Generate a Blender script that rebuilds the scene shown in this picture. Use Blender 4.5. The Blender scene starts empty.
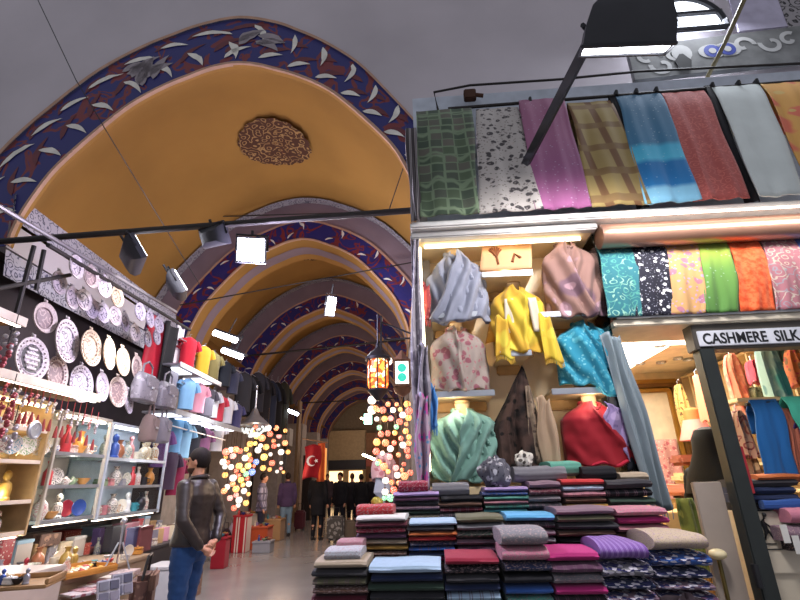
import bpy, bmesh, math, random
from mathutils import Vector, Matrix, noise
rnd = random.Random(11)
PI = math.pi
sc = bpy.context.scene
C = sc.collection
sin, cos, R = math.sin, math.cos, math.radians

# ------------------------------------------------------------------ camera
PITCH, ROLL, FPX, EYE = R(20.8), R(1.5), 470.0, Vector((0, 0, 1.5))
_fw = Vector((0, cos(PITCH), sin(PITCH)))
_r0 = Vector((1, 0, 0)); _u0 = _r0.cross(_fw)
_r = cos(ROLL) * _r0 - sin(ROLL) * _u0
_u = sin(ROLL) * _r0 + cos(ROLL) * _u0
cam = bpy.data.cameras.new('camera'); cam.sensor_width = 36; cam.lens = FPX / 800 * 36
cam.clip_start = .05; cam.clip_end = 200
co = bpy.data.objects.new('camera', cam); C.objects.link(co)
M = Matrix((_r, _u, -_fw)).transposed().to_4x4(); M.translation = EYE
co.matrix_world = M; sc.camera = co

# measuring helpers: where does a sight line of the photograph meet a real plane of the place
def sight(px, py): return _fw * FPX + _r * (px - 400) + _u * (300 - py)
A = R(3.5); CU = Vector((cos(A), -sin(A), 0)); CV = Vector((sin(A), cos(A), 0)); FO = Vector((0, 3.3, 0))
def FW(u, y, z): return FO + CU * u + CV * y + Vector((0, 0, z))     # shop-front frame: u right, y into the shop, z up
def FP(px, py, y=0):
    d = sight(px, py); t = (CV.dot(FO) + y - CV.dot(EYE)) / CV.dot(d); p = EYE + d * t - FO
    return p.dot(CU), p.z
def atX(px, py, X):
    d = sight(px, py); return EYE + d * (X / d.x)
def atY(px, py, Y):
    d = sight(px, py); return EYE + d * (Y / d.y)
def atZ(px, py, z):
    d = sight(px, py); return EYE + d * ((z - 1.5) / d.z)

# ------------------------------------------------------------------ materials
MATS = {}
def lin(c):
    return tuple((x / 12.92 if x <= .04045 else ((x + .055) / 1.055) ** 2.4) for x in c)
def hexc(h): return lin(tuple(int(h[i:i + 2], 16) / 255 for i in (0, 2, 4)))
class NT:
    def __init__(s, name):
        s.m = bpy.data.materials.new(name); s.m.use_nodes = True; s.t = s.m.node_tree
        s.b = s.t.nodes['Principled BSDF']; s.n = s.t.nodes; s.l = s.t.links
    def node(s, k, **kw):
        n = s.n.new(k)
        for a, v in kw.items():
            if a in n.inputs.keys(): n.inputs[a].default_value = v
            else: setattr(n, a, v)
        return n
    def link(s, a, b): s.l.new(a, b)
    def ramp(s, fac, stops, interp='LINEAR'):
        r = s.n.new('ShaderNodeValToRGB'); r.color_ramp.interpolation = interp
        e = r.color_ramp.elements
        while len(e) < len(stops): e.new(.5)
        for el, (p, c) in zip(e, stops): el.position = p; el.color = (*c, 1)
        s.link(fac, r.inputs[0]); return r.outputs[0]
    def mix(s, fac, a, b):
        m = s.n.new('ShaderNodeMix'); m.data_type = 'RGBA'
        for v, i in ((fac, 0), (a, 6), (b, 7)):
            if hasattr(v, 'is_output'): s.link(v, m.inputs[i])
            elif i == 0: m.inputs[0].default_value = v
            else: m.inputs[i].default_value = (*v, 1)
        return m.outputs[2]
    def math(s, op, a, b=0.0):
        m = s.n.new('ShaderNodeMath'); m.operation = op
        for v, i in ((a, 0), (b, 1)):
            if hasattr(v, 'is_output'): s.link(v, m.inputs[i])
            else: m.inputs[i].default_value = v
        return m.outputs[0]
    def coord(s, scale=1.0, gen=False):
        tc = s.n.new('ShaderNodeTexCoord'); mp = s.n.new('ShaderNodeMapping')
        mp.inputs['Scale'].default_value = (scale,) * 3 if not hasattr(scale, '__len__') else scale
        s.link(tc.outputs['Generated' if gen else 'Object'], mp.inputs[0]); return mp.outputs[0]
    def bump(s, h, st=.3, dist=.01):
        b = s.node('ShaderNodeBump'); b.inputs['Strength'].default_value = st; b.inputs['Distance'].default_value = dist
        s.link(h, b.inputs['Height']); s.link(b.outputs[0], s.b.inputs['Normal'])
def plain(name, col, rough=.6, metal=0, var=.12, scale=8, bump=0, emit=0, trans=0):
    k = ('p', name)
    if k in MATS: return MATS[k]
    n = NT(name); col = hexc(col) if isinstance(col, str) else col
    nz = n.node('ShaderNodeTexNoise', Scale=scale, Detail=4.0); n.link(n.coord(), nz.inputs[0])
    lo = tuple(c * (1 - var) for c in col); hi = tuple(min(1, c * (1 + var)) for c in col)
    c = n.ramp(nz.outputs[0], [(.3, lo), (.7, hi)])
    n.link(c, n.b.inputs['Base Color']); n.b.inputs['Roughness'].default_value = rough; n.b.inputs['Metallic'].default_value = metal
    if rough > .65: n.b.inputs['Specular IOR Level'].default_value = .2
    if bump: n.bump(nz.outputs[0], bump)
    if trans: n.b.inputs['Transmission Weight'].default_value = trans
    if emit: n.link(c, n.b.inputs['Emission Color']); n.b.inputs['Emission Strength'].default_value = emit
    MATS[k] = n.m; return n.m
def glow(name, col, st):
    k = ('g', name)
    if k in MATS: return MATS[k]
    n = NT(name); col = hexc(col) if isinstance(col, str) else col
    n.b.inputs['Base Color'].default_value = (*col, 1); n.b.inputs['Emission Color'].default_value = (*col, 1)
    n.b.inputs['Emission Strength'].default_value = st; MATS[k] = n.m; return n.m
ZONES = {'upper_scarf_4': [(0, '7fb6d2'), (.10, '86c0dc'), (.13, '2a78b4'), (.30, '2a74ae'), (.34, '55b8d6'), (.44, '49aacb'), (.48, '3f7394'), (1, '4a6d86')], 'upper_scarf_2': [(0, '8a4f78'), (.3, '8a5478'), (.6, '96607e'), (1, '8d5a74')], 'lower_scarf_3': [(0, '4f7a3c'), (.45, '5f8a42'), (.7, '879c3e'), (1, '93a444')]}
def fabric(name, c1, c2=None, kind='plain', s=10, c3=None, rough=.8, sheen=.09):
    k = ('f', name)
    if k in MATS: return MATS[k]
    n = NT(name); c1 = hexc(c1); c2 = hexc(c2) if c2 else tuple(x * .7 for x in c1); c3 = hexc(c3) if c3 else c2
    co_ = n.coord()
    nz = n.node('ShaderNodeTexNoise', Scale=s * .8, Detail=3.0); n.link(co_, nz.inputs[0])
    warp = n.node('ShaderNodeVectorMath', operation='ADD')
    sc_ = n.node('ShaderNodeVectorMath', operation='SCALE'); sc_.inputs['Scale'].default_value = .9 / s
    n.link(nz.outputs[1], sc_.inputs[0]); n.link(co_, warp.inputs[0]); n.link(sc_.outputs[0], warp.inputs[1])
    if kind == 'plain':
        c = n.ramp(nz.outputs[0], [(.3, tuple(x * .88 for x in c1)), (.7, c1)])
    elif kind == 'floral':
        v = n.node('ShaderNodeTexVoronoi', Scale=s); n.link(warp.outputs[0], v.inputs[0])
        v2 = n.node('ShaderNodeTexVoronoi', Scale=s * 2.1); n.link(warp.outputs[0], v2.inputs[0])
        f = n.ramp(v.outputs['Distance'], [(.30, (1, 1, 1)), (.38, (0, 0, 0))])
        g = n.ramp(v2.outputs['Distance'], [(.22, (1, 1, 1)), (.30, (0, 0, 0))])
        c = n.mix(g, n.mix(f, c1, c2), c3)
    elif kind == 'dots':
        v = n.node('ShaderNodeTexVoronoi', Scale=s); n.link(co_, v.inputs[0])
        v2 = n.node('ShaderNodeTexVoronoi', Scale=s * 2.7); n.link(co_, v2.inputs[0])
        f = n.ramp(v.outputs['Distance'], [(.24, (1, 1, 1)), (.30, (0, 0, 0))])
        g = n.ramp(v2.outputs['Distance'], [(.2, (1, 1, 1)), (.3, (0, 0, 0))])
        c = n.mix(f, n.mix(g, c1, c3), c2)
    elif kind == 'paisley':
        v = n.node('ShaderNodeTexVoronoi', Scale=s); n.link(warp.outputs[0], v.inputs[0])
        w = n.math('SINE', n.math('MULTIPLY', v.outputs['Distance'], 16.0))
        f = n.ramp(n.math('MULTIPLY_ADD', w, .5), [(.05, (0, 0, 0)), (.25, (1, 1, 1))])
        v3 = n.node('ShaderNodeTexVoronoi', Scale=s * .5); n.link(warp.outputs[0], v3.inputs[0])
        g = n.ramp(v3.outputs['Distance'], [(.35, (1, 1, 1)), (.5, (0, 0, 0))])
        c = n.mix(f, n.mix(g, c1, c3), c2)
    elif kind == 'plaid':
        sp = n.node('ShaderNodeSeparateXYZ'); n.link(co_, sp.inputs[0])
        a = n.math('SINE', n.math('MULTIPLY', sp.outputs[0], s * 6.0)); b = n.math('SINE', n.math('MULTIPLY', sp.outputs[2], s * 4.0))
        fa = n.ramp(a, [(.55, (0, 0, 0)), (.7, (1, 1, 1))]); fb = n.ramp(b, [(.6, (0, 0, 0)), (.75, (1, 1, 1))])
        c = n.mix(n.math('MULTIPLY', nz.outputs[0], .5), n.mix(fb, n.mix(fa, c1, c2), c3), c2)
    elif kind == 'patch':
        b = n.node('ShaderNodeTexVoronoi', Scale=s); b.distance = 'CHEBYCHEV'; b.inputs['Randomness'].default_value = .15; n.link(co_, b.inputs[0])
        h = n.ramp(b.outputs['Color'], [(.2, c1), (.5, c2), (.8, c3)])
        e = n.ramp(b.outputs['Distance'], [(.40, (1, 1, 1)), (.46, (0, 0, 0))])
        c = n.mix(e, tuple(x * 1.8 + .02 for x in c1), h)
    elif kind in ('bandx', 'bandz', 'bands'):
        sp = n.node('ShaderNodeSeparateXYZ'); n.link(co_, sp.inputs[0])
        w = n.math('SINE', n.math('MULTIPLY', sp.outputs[0 if kind == 'bandx' else 2], s * 6.28))
        c = n.ramp(n.math('MULTIPLY_ADD', w, .5), [(0, c1), (.12, c2), (.3, c3), (.45, c1)])
        if kind == 'bands': c = n.ramp(w, [(.3, c1), (.4, c2), (.7, c2), (.8, c3)])
    elif kind == 'knit':
        v = n.node('ShaderNodeTexVoronoi', Scale=s); n.link(warp.outputs[0], v.inputs[0])
        sp = n.node('ShaderNodeSeparateColor'); n.link(v.outputs['Color'], sp.inputs[0])
        c = n.ramp(sp.outputs[0], [(.25, c1), (.5, c2), (.75, c3)], 'CONSTANT')
        n.bump(v.outputs['Distance'], .6, .01)
    elif kind == 'zones':      # woven bands of different colours up the length
        sp = n.node('ShaderNodeSeparateXYZ'); n.link(co_, sp.inputs[0])
        c = n.ramp(n.math('DIVIDE', sp.outputs[2], s), [(p, hexc(h)) for p, h in ZONES[name]])
        v = n.node('ShaderNodeTexVoronoi', Scale=24.0); n.link(co_, v.inputs[0])
        c = n.mix(n.ramp(v.outputs['Distance'], [(.12, (.25, .25, .25)), (.2, (0, 0, 0))]), c, (.6, .7, .75))
    elif kind == 'lace':
        v = n.node('ShaderNodeTexVoronoi', Scale=s); n.link(warp.outputs[0], v.inputs[0])
        f = n.ramp(nz.outputs[0], [(.35, (0, 0, 0)), (.6, (1, 1, 1))])
        g = n.ramp(v.outputs['Distance'], [(.2, (1, 1, 1)), (.3, (0, 0, 0))])
        c = n.mix(g, n.mix(f, c1, c2), c3)
    n.link(c, n.b.inputs['Base Color']); n.b.inputs['Roughness'].default_value = rough
    n.b.inputs['Specular IOR Level'].default_value = .2 if rough > .6 else .5
    n.b.inputs['Sheen Weight'].default_value = sheen if sum(c1) > .09 else sheen * .15
    if kind != 'knit':
        w = n.node('ShaderNodeTexNoise', Scale=160.0, Detail=2.0); n.link(co_, w.inputs[0]); n.bump(w.outputs[0], .12, .004)
    MATS[k] = n.m; return n.m

# ------------------------------------------------------------------ mesh builder
class MB:
    def __init__(s): s.v = []; s.f = []; s.mi = []; s.m = 0
    def add(s, vs, fs):
        o = len(s.v); s.v += [Vector(v) for v in vs]
        for f in fs: s.f.append(tuple(i + o for i in f)); s.mi.append(s.m)
        return s
    def box(s, x0, x1, y0, y1, z0, z1):
        vs = [(x, y, z) for z in (z0, z1) for y in (y0, y1) for x in (x0, x1)]
        return s.add(vs, [(0, 2, 3, 1), (4, 5, 7, 6), (0, 1, 5, 4), (2, 6, 7, 3), (0, 4, 6, 2), (1, 3, 7, 5)])
    def rbox(s, x0, x1, y0, y1, z0, z1, b=.01):
        bm = bmesh.new(); bmesh.ops.create_cube(bm, size=1)
        for v in bm.verts: v.co = Vector(((x0 + x1) / 2 + v.co.x * (x1 - x0), (y0 + y1) / 2 + v.co.y * (y1 - y0), (z0 + z1) / 2 + v.co.z * (z1 - z0)))
        b = min(b, .45 * min(x1 - x0, y1 - y0, z1 - z0))
        bmesh.ops.bevel(bm, geom=bm.edges[:], offset=b, segments=2, affect='EDGES')
        bm.verts.index_update()
        s.add([v.co.copy() for v in bm.verts], [[v.index for v in f.verts] for f in bm.faces]); bm.free(); return s
    def rings(s, rs, closed=True, cap=True):
        n = len(rs[0]); vs = [p for r in rs for p in r]; fs = []
        for i in range(len(rs) - 1):
            for j in range(n if closed else n - 1):
                k = (j + 1) % n; fs.append((i * n + j, i * n + k, (i + 1) * n + k, (i + 1) * n + j))
        if cap and closed: fs += [tuple(range(n - 1, -1, -1)), tuple(range((len(rs) - 1) * n, len(rs) * n))]
        return s.add(vs, fs)
    def tube(s, pts, r, n=8, flat=1.0):
        pts = [Vector(p) for p in pts]; rs = []; up = Vector((0, 0, 1))
        for i, p in enumerate(pts):
            d = (pts[min(i + 1, len(pts) - 1)] - pts[max(i - 1, 0)]).normalized()
            a = d.cross(up if abs(d.z) < .95 else Vector((1, 0, 0))).normalized(); b = a.cross(d)
            q = r[i] if hasattr(r, '__len__') else r
            rs.append([p + a * q * cos(t * 2 * PI / n) + b * q * flat * sin(t * 2 * PI / n) for t in range(n)])
        return s.rings(rs)
    def lathe(s, prof, n=24, c=(0, 0, 0), ax='z', sx=1, sy=1, cap=True):
        rs = []
        for r, h in prof:
            ring = []
            for t in range(n):
                a = t * 2 * PI / n; p = (r * sx * cos(a), r * sy * sin(a), h)
                if ax == 'x': p = (h, r * sx * cos(a), r * sy * sin(a))
                if ax == 'y': p = (r * sx * cos(a), -h, r * sy * sin(a))
                ring.append(Vector(p) + Vector(c))
            rs.append(ring)
        return s.rings(rs, cap=cap)
    def ball(s, c, r, n=12, sc=(1, 1, 1)):
        return s.lathe([(max(.001, sin(i * PI / n)) * r, -cos(i * PI / n) * r) for i in range(n + 1)], 2 * n if n > 6 else 12, (0, 0, 0)).xf_last(lambda v: Vector((v.x * sc[0] + c[0], v.y * sc[1] + c[1], v.z * sc[2] + c[2])), (n + 1) * (2 * n if n > 6 else 12))
    def xf_last(s, fn, cnt):
        for i in range(len(s.v) - cnt, len(s.v)): s.v[i] = fn(s.v[i])
        return s
    def xf(s, fn): s.v = [Vector(fn(v)) for v in s.v]; return s
    def grid(s, fn, nu, nv):
        vs = [fn(i / nu, j / nv) for j in range(nv + 1) for i in range(nu + 1)]
        return s.add(vs, [(j * (nu + 1) + i, j * (nu + 1) + i + 1, (j + 1) * (nu + 1) + i + 1, (j + 1) * (nu + 1) + i) for j in range(nv) for i in range(nu)])
    def extr(s, poly, y0, y1):      # polygon in x,z pushed along y
        n = len(poly); vs = [(p[0], y0, p[1]) for p in poly] + [(p[0], y1, p[1]) for p in poly]
        return s.add(vs, [tuple(range(n)), tuple(range(2 * n - 1, n - 1, -1))] + [(i, i + n, (i + 1) % n + n, (i + 1) % n) for i in range(n)])
    def mesh(s, name, mats, org=(0, 0, 0), smooth=35):
        me = bpy.data.meshes.new(name); o = Vector(org)
        me.from_pydata([v - o for v in s.v], [], s.f)
        for m in (mats if isinstance(mats, (list, tuple)) else [mats]): me.materials.append(m)
        me.polygons.foreach_set('material_index', s.mi)
        bm = bmesh.new(); bm.from_mesh(me); bmesh.ops.recalc_face_normals(bm, faces=bm.faces[:]); bm.to_mesh(me); bm.free()
        if smooth:
            me.polygons.foreach_set('use_smooth', [True] * len(me.polygons))
            try: me.set_sharp_from_angle(angle=R(smooth))
            except Exception: pass
        return me
ORG = {}
def tag(o, label=None, cat=None, group=None, kind=None):
    if label: o['label'] = label
    if cat: o['category'] = cat
    if group: o['group'] = group
    if kind: o['kind'] = kind
    return o
def place(o, org, fr, loc, rz):
    if fr == 'F': o.location = FW(*org); o.rotation_euler = (0, 0, -A); ORG[o] = Vector(org)
    elif fr == 'W': o.location = org; ORG[o] = Vector(org)
    else: o.location = loc; o.rotation_euler = rz if hasattr(rz, '__len__') else (0, 0, rz); ORG[o] = Vector((0, 0, 0))
def thing(name, label, cat, org=(0, 0, 0), fr='W', group=None, loc=None, rz=0):
    o = bpy.data.objects.new(name, None); o.empty_display_size = .05; C.objects.link(o)
    place(o, org, 'L' if loc is not None else fr, loc, rz); return tag(o, label, cat, group)
def part(name, mb, mat, parent, label=None, smooth=35, solid=0):
    me = mb.mesh(name, mat, ORG[parent], smooth) if isinstance(mb, MB) else mb
    o = bpy.data.objects.new(name, me); C.objects.link(o); o.parent = parent; ORG[o] = ORG[parent]
    if label: o['label'] = label
    if solid: sol(o, solid)
    return o
def sol(o, t):
    m = o.modifiers.new('thickness', 'SOLIDIFY'); m.thickness = t; m.offset = 0; return o
def single(name, mb, mat, label, cat, fr='W', group=None, loc=None, rz=0, smooth=35, solid=0, org=None):
    if loc is None and org is None:
        xs = [v.x for v in mb.v]; ys = [v.y for v in mb.v]; zs = [v.z for v in mb.v]
        org = ((min(xs) + max(xs)) / 2, (min(ys) + max(ys)) / 2, min(zs))
    if loc is not None: org = (0, 0, 0)
    o = bpy.data.objects.new(name, mb.mesh(name, mat, org, smooth)); C.objects.link(o)
    place(o, org, 'L' if loc is not None else fr, loc, rz)
    if solid: sol(o, solid)
    return tag(o, label, cat, group)
def struct(name, mb, mat, fr='W', smooth=35, parent=None):
    if parent:
        return part(name, mb, mat, parent, smooth=smooth)
    o = single(name, mb, mat, None, None, fr, org=(0, 0, 0), smooth=smooth); o['kind'] = 'structure'; return o
def dup(o, loc, rz=None, label=None, group=None, mats=None):
    c = o.copy(); C.objects.link(c); c.location = loc
    if rz is not None: c.rotation_euler = rz if hasattr(rz, '__len__') else (0, 0, rz)
    if label: c['label'] = label
    if group: c['group'] = group
    ORG[c] = ORG[o]
    def kids(src, dst):
        for ch in list(src.children):
            d = ch.copy(); C.objects.link(d); d.parent = dst; kids(ch, d); recol(d)
    def recol(d):
        if mats and d.name.split('.')[0] in mats:
            d.material_slots[0].link = 'OBJECT'; d.material_slots[0].material = mats[d.name.split('.')[0]]
    kids(o, c); recol(c); return c
ORD = ['topmost', 'second', 'third', 'fourth', 'fifth', 'sixth', 'seventh', 'eighth', 'ninth', 'tenth']
NTH = ['first', 'second', 'third', 'fourth', 'fifth', 'sixth', 'seventh', 'eighth', 'ninth', 'tenth', 'eleventh', 'twelfth', 'thirteenth', 'fourteenth', 'fifteenth', 'sixteenth', 'seventeenth', 'eighteenth', 'nineteenth', 'twentieth']
def lamp(kind, loc, power, col=(1, 1, 1), size=.2, aim=None, size_y=None, spot=None):
    l = bpy.data.lights.new('light', kind); l.energy = power; l.color = col
    if kind == 'AREA':
        l.size = size
        if size_y: l.shape = 'RECTANGLE'; l.size_y = size_y
    else: l.shadow_soft_size = size
    if spot: l.spot_size = R(spot); l.spot_blend = .6
    o = bpy.data.objects.new('light', l); C.objects.link(o); o.location = loc
    if aim is not None: o.rotation_euler = (Vector(aim) - Vector(loc)).to_track_quat('-Z', 'Y').to_euler()
    return o

# common materials
DARK = plain('dark_metal', '2a2a2e', .5, .5); IRON = plain('iron', '2b2624', .6, .4); WHITE = plain('white_paint', 'd6d3d0', .5)
CREAM = plain('cream_board', 'dcc49a', .55, var=.06); STEEL = plain('brushed_steel', 'b9bcc4', .3, .8); WOOD = plain('wood', '7a5230', .5, var=.3, scale=5)
GOLD = plain('gilded_wood', 'a47a34', .35, .5); BLACK = plain('black_plastic', '141418', .5); GLASSM = None
def glassm():
    n = NT('clear_glass'); b = n.b; b.inputs['Base Color'].default_value = (.93, .97, .96, 1); b.inputs['Roughness'].default_value = .02
    tr = n.node('ShaderNodeBsdfTransparent'); mx = n.node('ShaderNodeMixShader'); fr = n.node('ShaderNodeFresnel', IOR=1.25)
    gl = n.node('ShaderNodeBsdfGlossy'); gl.inputs['Roughness'].default_value = .03
    tr.inputs[0].default_value = (.94, .97, .96, 1)
    n.link(fr.outputs[0], mx.inputs[0]); n.link(tr.outputs[0], mx.inputs[1]); n.link(gl.outputs[0], mx.inputs[2])
    n.link(mx.outputs[0], n.n['Material Output'].inputs[0]); return n.m
GLASS = glassm()

# ================================================================== SETTING
STONE = plain('floor_stone', '8e8a88', .18, var=.1, scale=1.4)
PLASTER = plain('grey_plaster', 'b0a8ac', .85, var=.1, scale=.7, bump=.05)
OCHRE = plain('ochre_plaster', '936c36', .85, var=.14, scale=.6)
GREYBAND = plain('mauve_plaster', '7c6c74', .8, var=.1, scale=1.5)
PALE = plain('pale_plaster', '99918a', .8)
def band_blue():
    n = NT('blue_arch_paint'); c = n.coord(1.0)
    nz = n.node('ShaderNodeTexNoise', Scale=2.6, Detail=1.5, Distortion=1.6); n.link(c, nz.inputs[0])
    f = n.ramp(nz.outputs[0], [(.53, (0, 0, 0)), (.55, (1, 1, 1)), (.62, (1, 1, 1)), (.64, (0, 0, 0))])
    n.link(n.mix(f, hexc('1c1b60'), hexc('6c2126')), n.b.inputs['Base Color']); n.b.inputs['Roughness'].default_value = .55; return n.m
BLUE = band_blue(); LEAF = plain('white_leaf_paint', 'cfcac0', .6); REDP = plain('red_leaf_paint', '5c2028', .6)
EDGEP = plain('peach_edge_paint', 'ab8873', .7); TILE = fabric('blue_white_tile', '2b2c44', 'aaa7b2', 'paisley', 10, '45465e', .4, 0)
LACEP = fabric('rosette_paint', '9a7a50', '4a2e22', 'paisley', 7, '8a6a44', .8, 0)

GREYB2 = fabric('grey_arch_border', '57505a', '8a8488', 'paisley', 8, '4a4450', .7, 0)
AX0, DRIFT = -2.10, -.022
INNER = [(0, 6.60), (.3, 6.55), (.55, 6.45), (.88, 6.30), (1.27, 6.04), (1.63, 5.66), (2.03, 5.15), (2.22, 4.75), (2.33, 4.4), (2.36, 4.1)]
def prof(off, zs=4.1, taper=0):
    """arch outline left to right, pushed out by off along its normal"""
    h = [Vector((x, z)) for x, z in INNER]; out = []
    for i, p in enumerate(h):
        a = h[max(i - 1, 0)]; b = h[min(i + 1, len(h) - 1)]; t = (b - a).normalized(); nn = Vector((-t.y, t.x))
        if i == 0: nn = Vector((0, 1))
        if i == len(h) - 1: nn = Vector((1, 0))
        out.append((p, nn))
    full = [Vector((-p.x, p.y)) + Vector((-q.x, q.y)) * off for p, q in reversed(out[1:])] + [p + q * off * (1 - taper * min(1, p.x / 1.9)) for p, q in out]
    # resample smoothly
    pts = []
    for i in range(len(full) - 1):
        p0 = full[max(i - 1, 0)]; p1 = full[i]; p2 = full[i + 1]; p3 = full[min(i + 2, len(full) - 1)]
        for k in range(4):
            t = k / 4; pts.append(.5 * ((2 * p1) + (p2 - p0) * t + (2 * p0 - 5 * p1 + 4 * p2 - p3) * t * t + (3 * p1 - p0 - 3 * p2 + p3) * t ** 3))
    pts.append(full[-1]); return pts
def axx(Y): return AX0 + DRIFT * (Y - 4.5)
def ap(p, Y): # point of an arch outline in the plane of the arch (slightly turned like the shop fronts)
    return Vector((axx(Y) + p.x, Y - math.tan(A) * (axx(Y) + p.x), p.y))
floor = MB().box(-9, 9, -3, 42, -.2, 0); struct('floor', floor, STONE)
YF = 4.5; OUT = .86
# front wall with the big arch opening
po = prof(OUT * .98, taper=.5)
fw_ = MB(); top = 10.5
L = [Vector((-9 - AX0, 4.1)), *[Vector((-9 - AX0, 4.1 + (top - 4.1) * i / (len(po) - 1))) for i in range(1, len(po))]]
vs = []; half = len(po) // 2
for p in po:
    ang = math.atan2(p.y - 4.1, p.x); q = Vector((cos(ang), sin(ang))); t = min((9 if q.x > 0 else 7) / abs(q.x) if abs(q.x) > .01 else 99, (top - 4.1) / q.y if q.y > .01 else 99)
    vs.append((p, q * t + Vector((0, 4.1))))
# window hole is cut by building the wall around it
fw_.rings([[ap(a, YF), ap(b, YF)] for a, b in vs if True], closed=False, cap=False)
# corners of the fan
for cx in (-7, 9):
    sgn = -1 if cx < 0 else 1
    cand = [b for a, b in vs if (b.x < 0) == (cx < 0)]
    best = [b for b in cand if abs(b.y - top) < 1e-3]; side = [b for b in cand if abs(abs(b.x) - abs(cx)) < 1e-3]
    e1 = min(best, key=lambda b: -abs(b.x)); e2 = max(side, key=lambda b: b.y)
    fw_.add([ap(e1, YF), ap(Vector((cx, top)), YF), ap(e2, YF)], [(0, 1, 2)])
fw_.add([ap(Vector((-7, 0)), YF), ap(Vector((-2.36 - OUT * .98, 0)), YF), ap(Vector((-2.36 - OUT * .98, 4.1)), YF), ap(Vector((-7, 4.1)), YF)], [(0, 1, 2, 3)])
FWALL = struct('wall_front', fw_, PLASTER)
def leafpoly(mb, Y, s, r0, ln, w, tilt, arc, mi, front):
    """a curved leaf painted on the band; s = place along the outline, r0 = distance out from the inner edge"""
    n = 7; P = []
    for sd in (1, -1):
        rng = range(n + 1) if sd > 0 else range(n - 1, 0, -1)
        for i in rng:
            t = i / n; x = (t - .5) * ln; wd = w * sin(PI * min(1, t * 1.02)) ** .7 * (1.15 - .7 * t) * sd; y = wd + .10 * ln * sin(PI * t)
            P.append((s + x * cos(tilt) - y * sin(tilt), r0 + x * sin(tilt) + y * cos(tilt)))
    vs = []
    for a, b in P:
        p = arc(a, b); q = ap(p, Y); q.y -= front; vs.append(q)
    mb.m = mi; mb.add(vs, [tuple(range(len(vs)))])
def outline_fn(pin):
    cum = [0]
    for a, b in zip(pin, pin[1:]): cum.append(cum[-1] + (b - a).length)
    def fn(s, r):
        s = max(0, min(cum[-1] - 1e-4, s)); i = max(k for k in range(len(cum) - 1) if cum[k] <= s)
        t = (s - cum[i]) / (cum[i + 1] - cum[i]); p = pin[i].lerp(pin[i + 1], t); d = (pin[i + 1] - pin[i]).normalized()
        j0 = (pin[i] - pin[max(i - 1, 0)]); dd = d
        return p + Vector((-dd.y, dd.x)) * r
    return fn, cum[-1]
def arch(no, Y, wid, off0=0.0, off1=.5, off2=.95, det=True):
    """one transverse arch: painted face, soffit underneath, edges"""
    tp = .5 if no == 1 else 0; p0 = prof(off0); p1 = prof(off1, taper=tp); p2 = prof(off2, taper=tp)
    mb = MB(); mb.rings([[ap(a, Y), ap(b, Y)] for a, b in zip(p0, p1)], closed=False, cap=False)
    nm = 'trim_%d' % no
    # leaves
    fn, tot = outline_fn(p0); w = off1 - off0; st = .40 if no == 1 else .8; k = int(tot / st)
    if det:
        for i in range(k):
            s = (i + .5) * tot / k; hand = -1 if s > tot / 2 else 1
            wl = w * (1 - tp * max(0, min(1, (fn(s, 0).x + .25) / 1.9)))
            for mi, ds, rr, ti, ln, wd in ((2, .15, .45, .5, .4, .05), (2, .3, .8, .2, .26, .04), (1, 0, .72, -.35 if hand > 0 else -1.2, .38, .04), (1, st * .45, .30, -1.25 if hand > 0 else .55, .34, .042)):
                g = w / .86
                leafpoly(mb, Y, s + ds * g * hand, rr * wl, ln * g * (.5 + .5 * wl / w), wd * g, ti + .1 * rnd.uniform(-1, 1), fn, mi, .006 if mi == 2 else .012)
    if no == 1:  # worn patches where old paint shows through
        for s_, r_, q in ((tot * .37, .40, .20), (tot * .365, .55, .15), (tot * .53, .42, .16)):
            for j in range(5): leafpoly(mb, Y, s_ + rnd.uniform(-.15, .15), r_ + rnd.uniform(-.1, .1), q * 2, q * .4, rnd.uniform(-.6, 1), fn, 3, .014)
    a = struct(nm, mb, [BLUE, LEAF, REDP, plain('worn_paint', '8d8488', .8)])
    e = MB()
    for off, t in ((off0, .035), (off1, .05)):
        pp = prof(off + (t if off == off0 else 0), taper=tp if off else 0); q = prof(off - (0 if off == off0 else t), taper=tp if off else 0)
        e.rings([[ap(x, Y) + Vector((0, -.03, 0)), ap(y, Y) + Vector((0, -.03, 0))] for x, y in zip(pp, q)], closed=False, cap=False)
    e.rings([[ap(x, Y) + Vector((0, -.03, 0)), ap(x, Y) + Vector((0, .02, 0))] for x in p0], closed=False, cap=False)
    part('trim_edge', e, EDGEP, a)
    s = MB(); s.rings([[ap(x, Y), ap(x, Y + wid)] for x in p0], closed=False, cap=False)
    s.rings([[ap(x, Y + wid), ap(y, Y + wid)] for x, y in zip(p0, p2)], closed=False, cap=False)
    part('trim_soffit', s, OCHRE, a)
    if no > 1:
        g = MB(); g.rings([[ap(x, Y), ap(y, Y)] for x, y in zip(p1, p2)], closed=False, cap=False); part('trim_face', g, GREYBAND, a)
        g = MB(); q = prof(off2 - .03)
        g.rings([[ap(x, Y - .25) , ap(y, Y - .02)] for x, y in zip(q, q)], closed=False, cap=False); part('trim_border', g, GREYB2, a)
        g = MB(); q = prof(off0 + .012)   # painted stripe across the soffit
        q = prof(off0 - .008); g.rings([[ap(x, Y + wid * .35), ap(x, Y + wid * .7)] for x in q], closed=False, cap=False); part('trim_stripe', g, GREYBAND, a)
    # piers carrying the arch on both sides
    z = MB(); xl = axx(Y) - 2.36; xr = axx(Y) + 2.36
    if no > 1:
        z.box(xl - .9, xl, Y - math.tan(A) * xl, Y - math.tan(A) * xl + wid, 0, 4.12); z.box(xr, xr + .9, Y, Y + wid, 0, 4.12); part('trim_pier', z, PALE, a)
    return a
BAYS = [4.5, 9.3, 13.9, 18.5, 23.1, 27.7, 32.3]
arch(1, BAYS[0], .06, 0, OUT, .9)
for i, Y in enumerate(BAYS[1:]): arch(i + 2, Y, 1.0, 0, .5, .98, i < 4)
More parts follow.
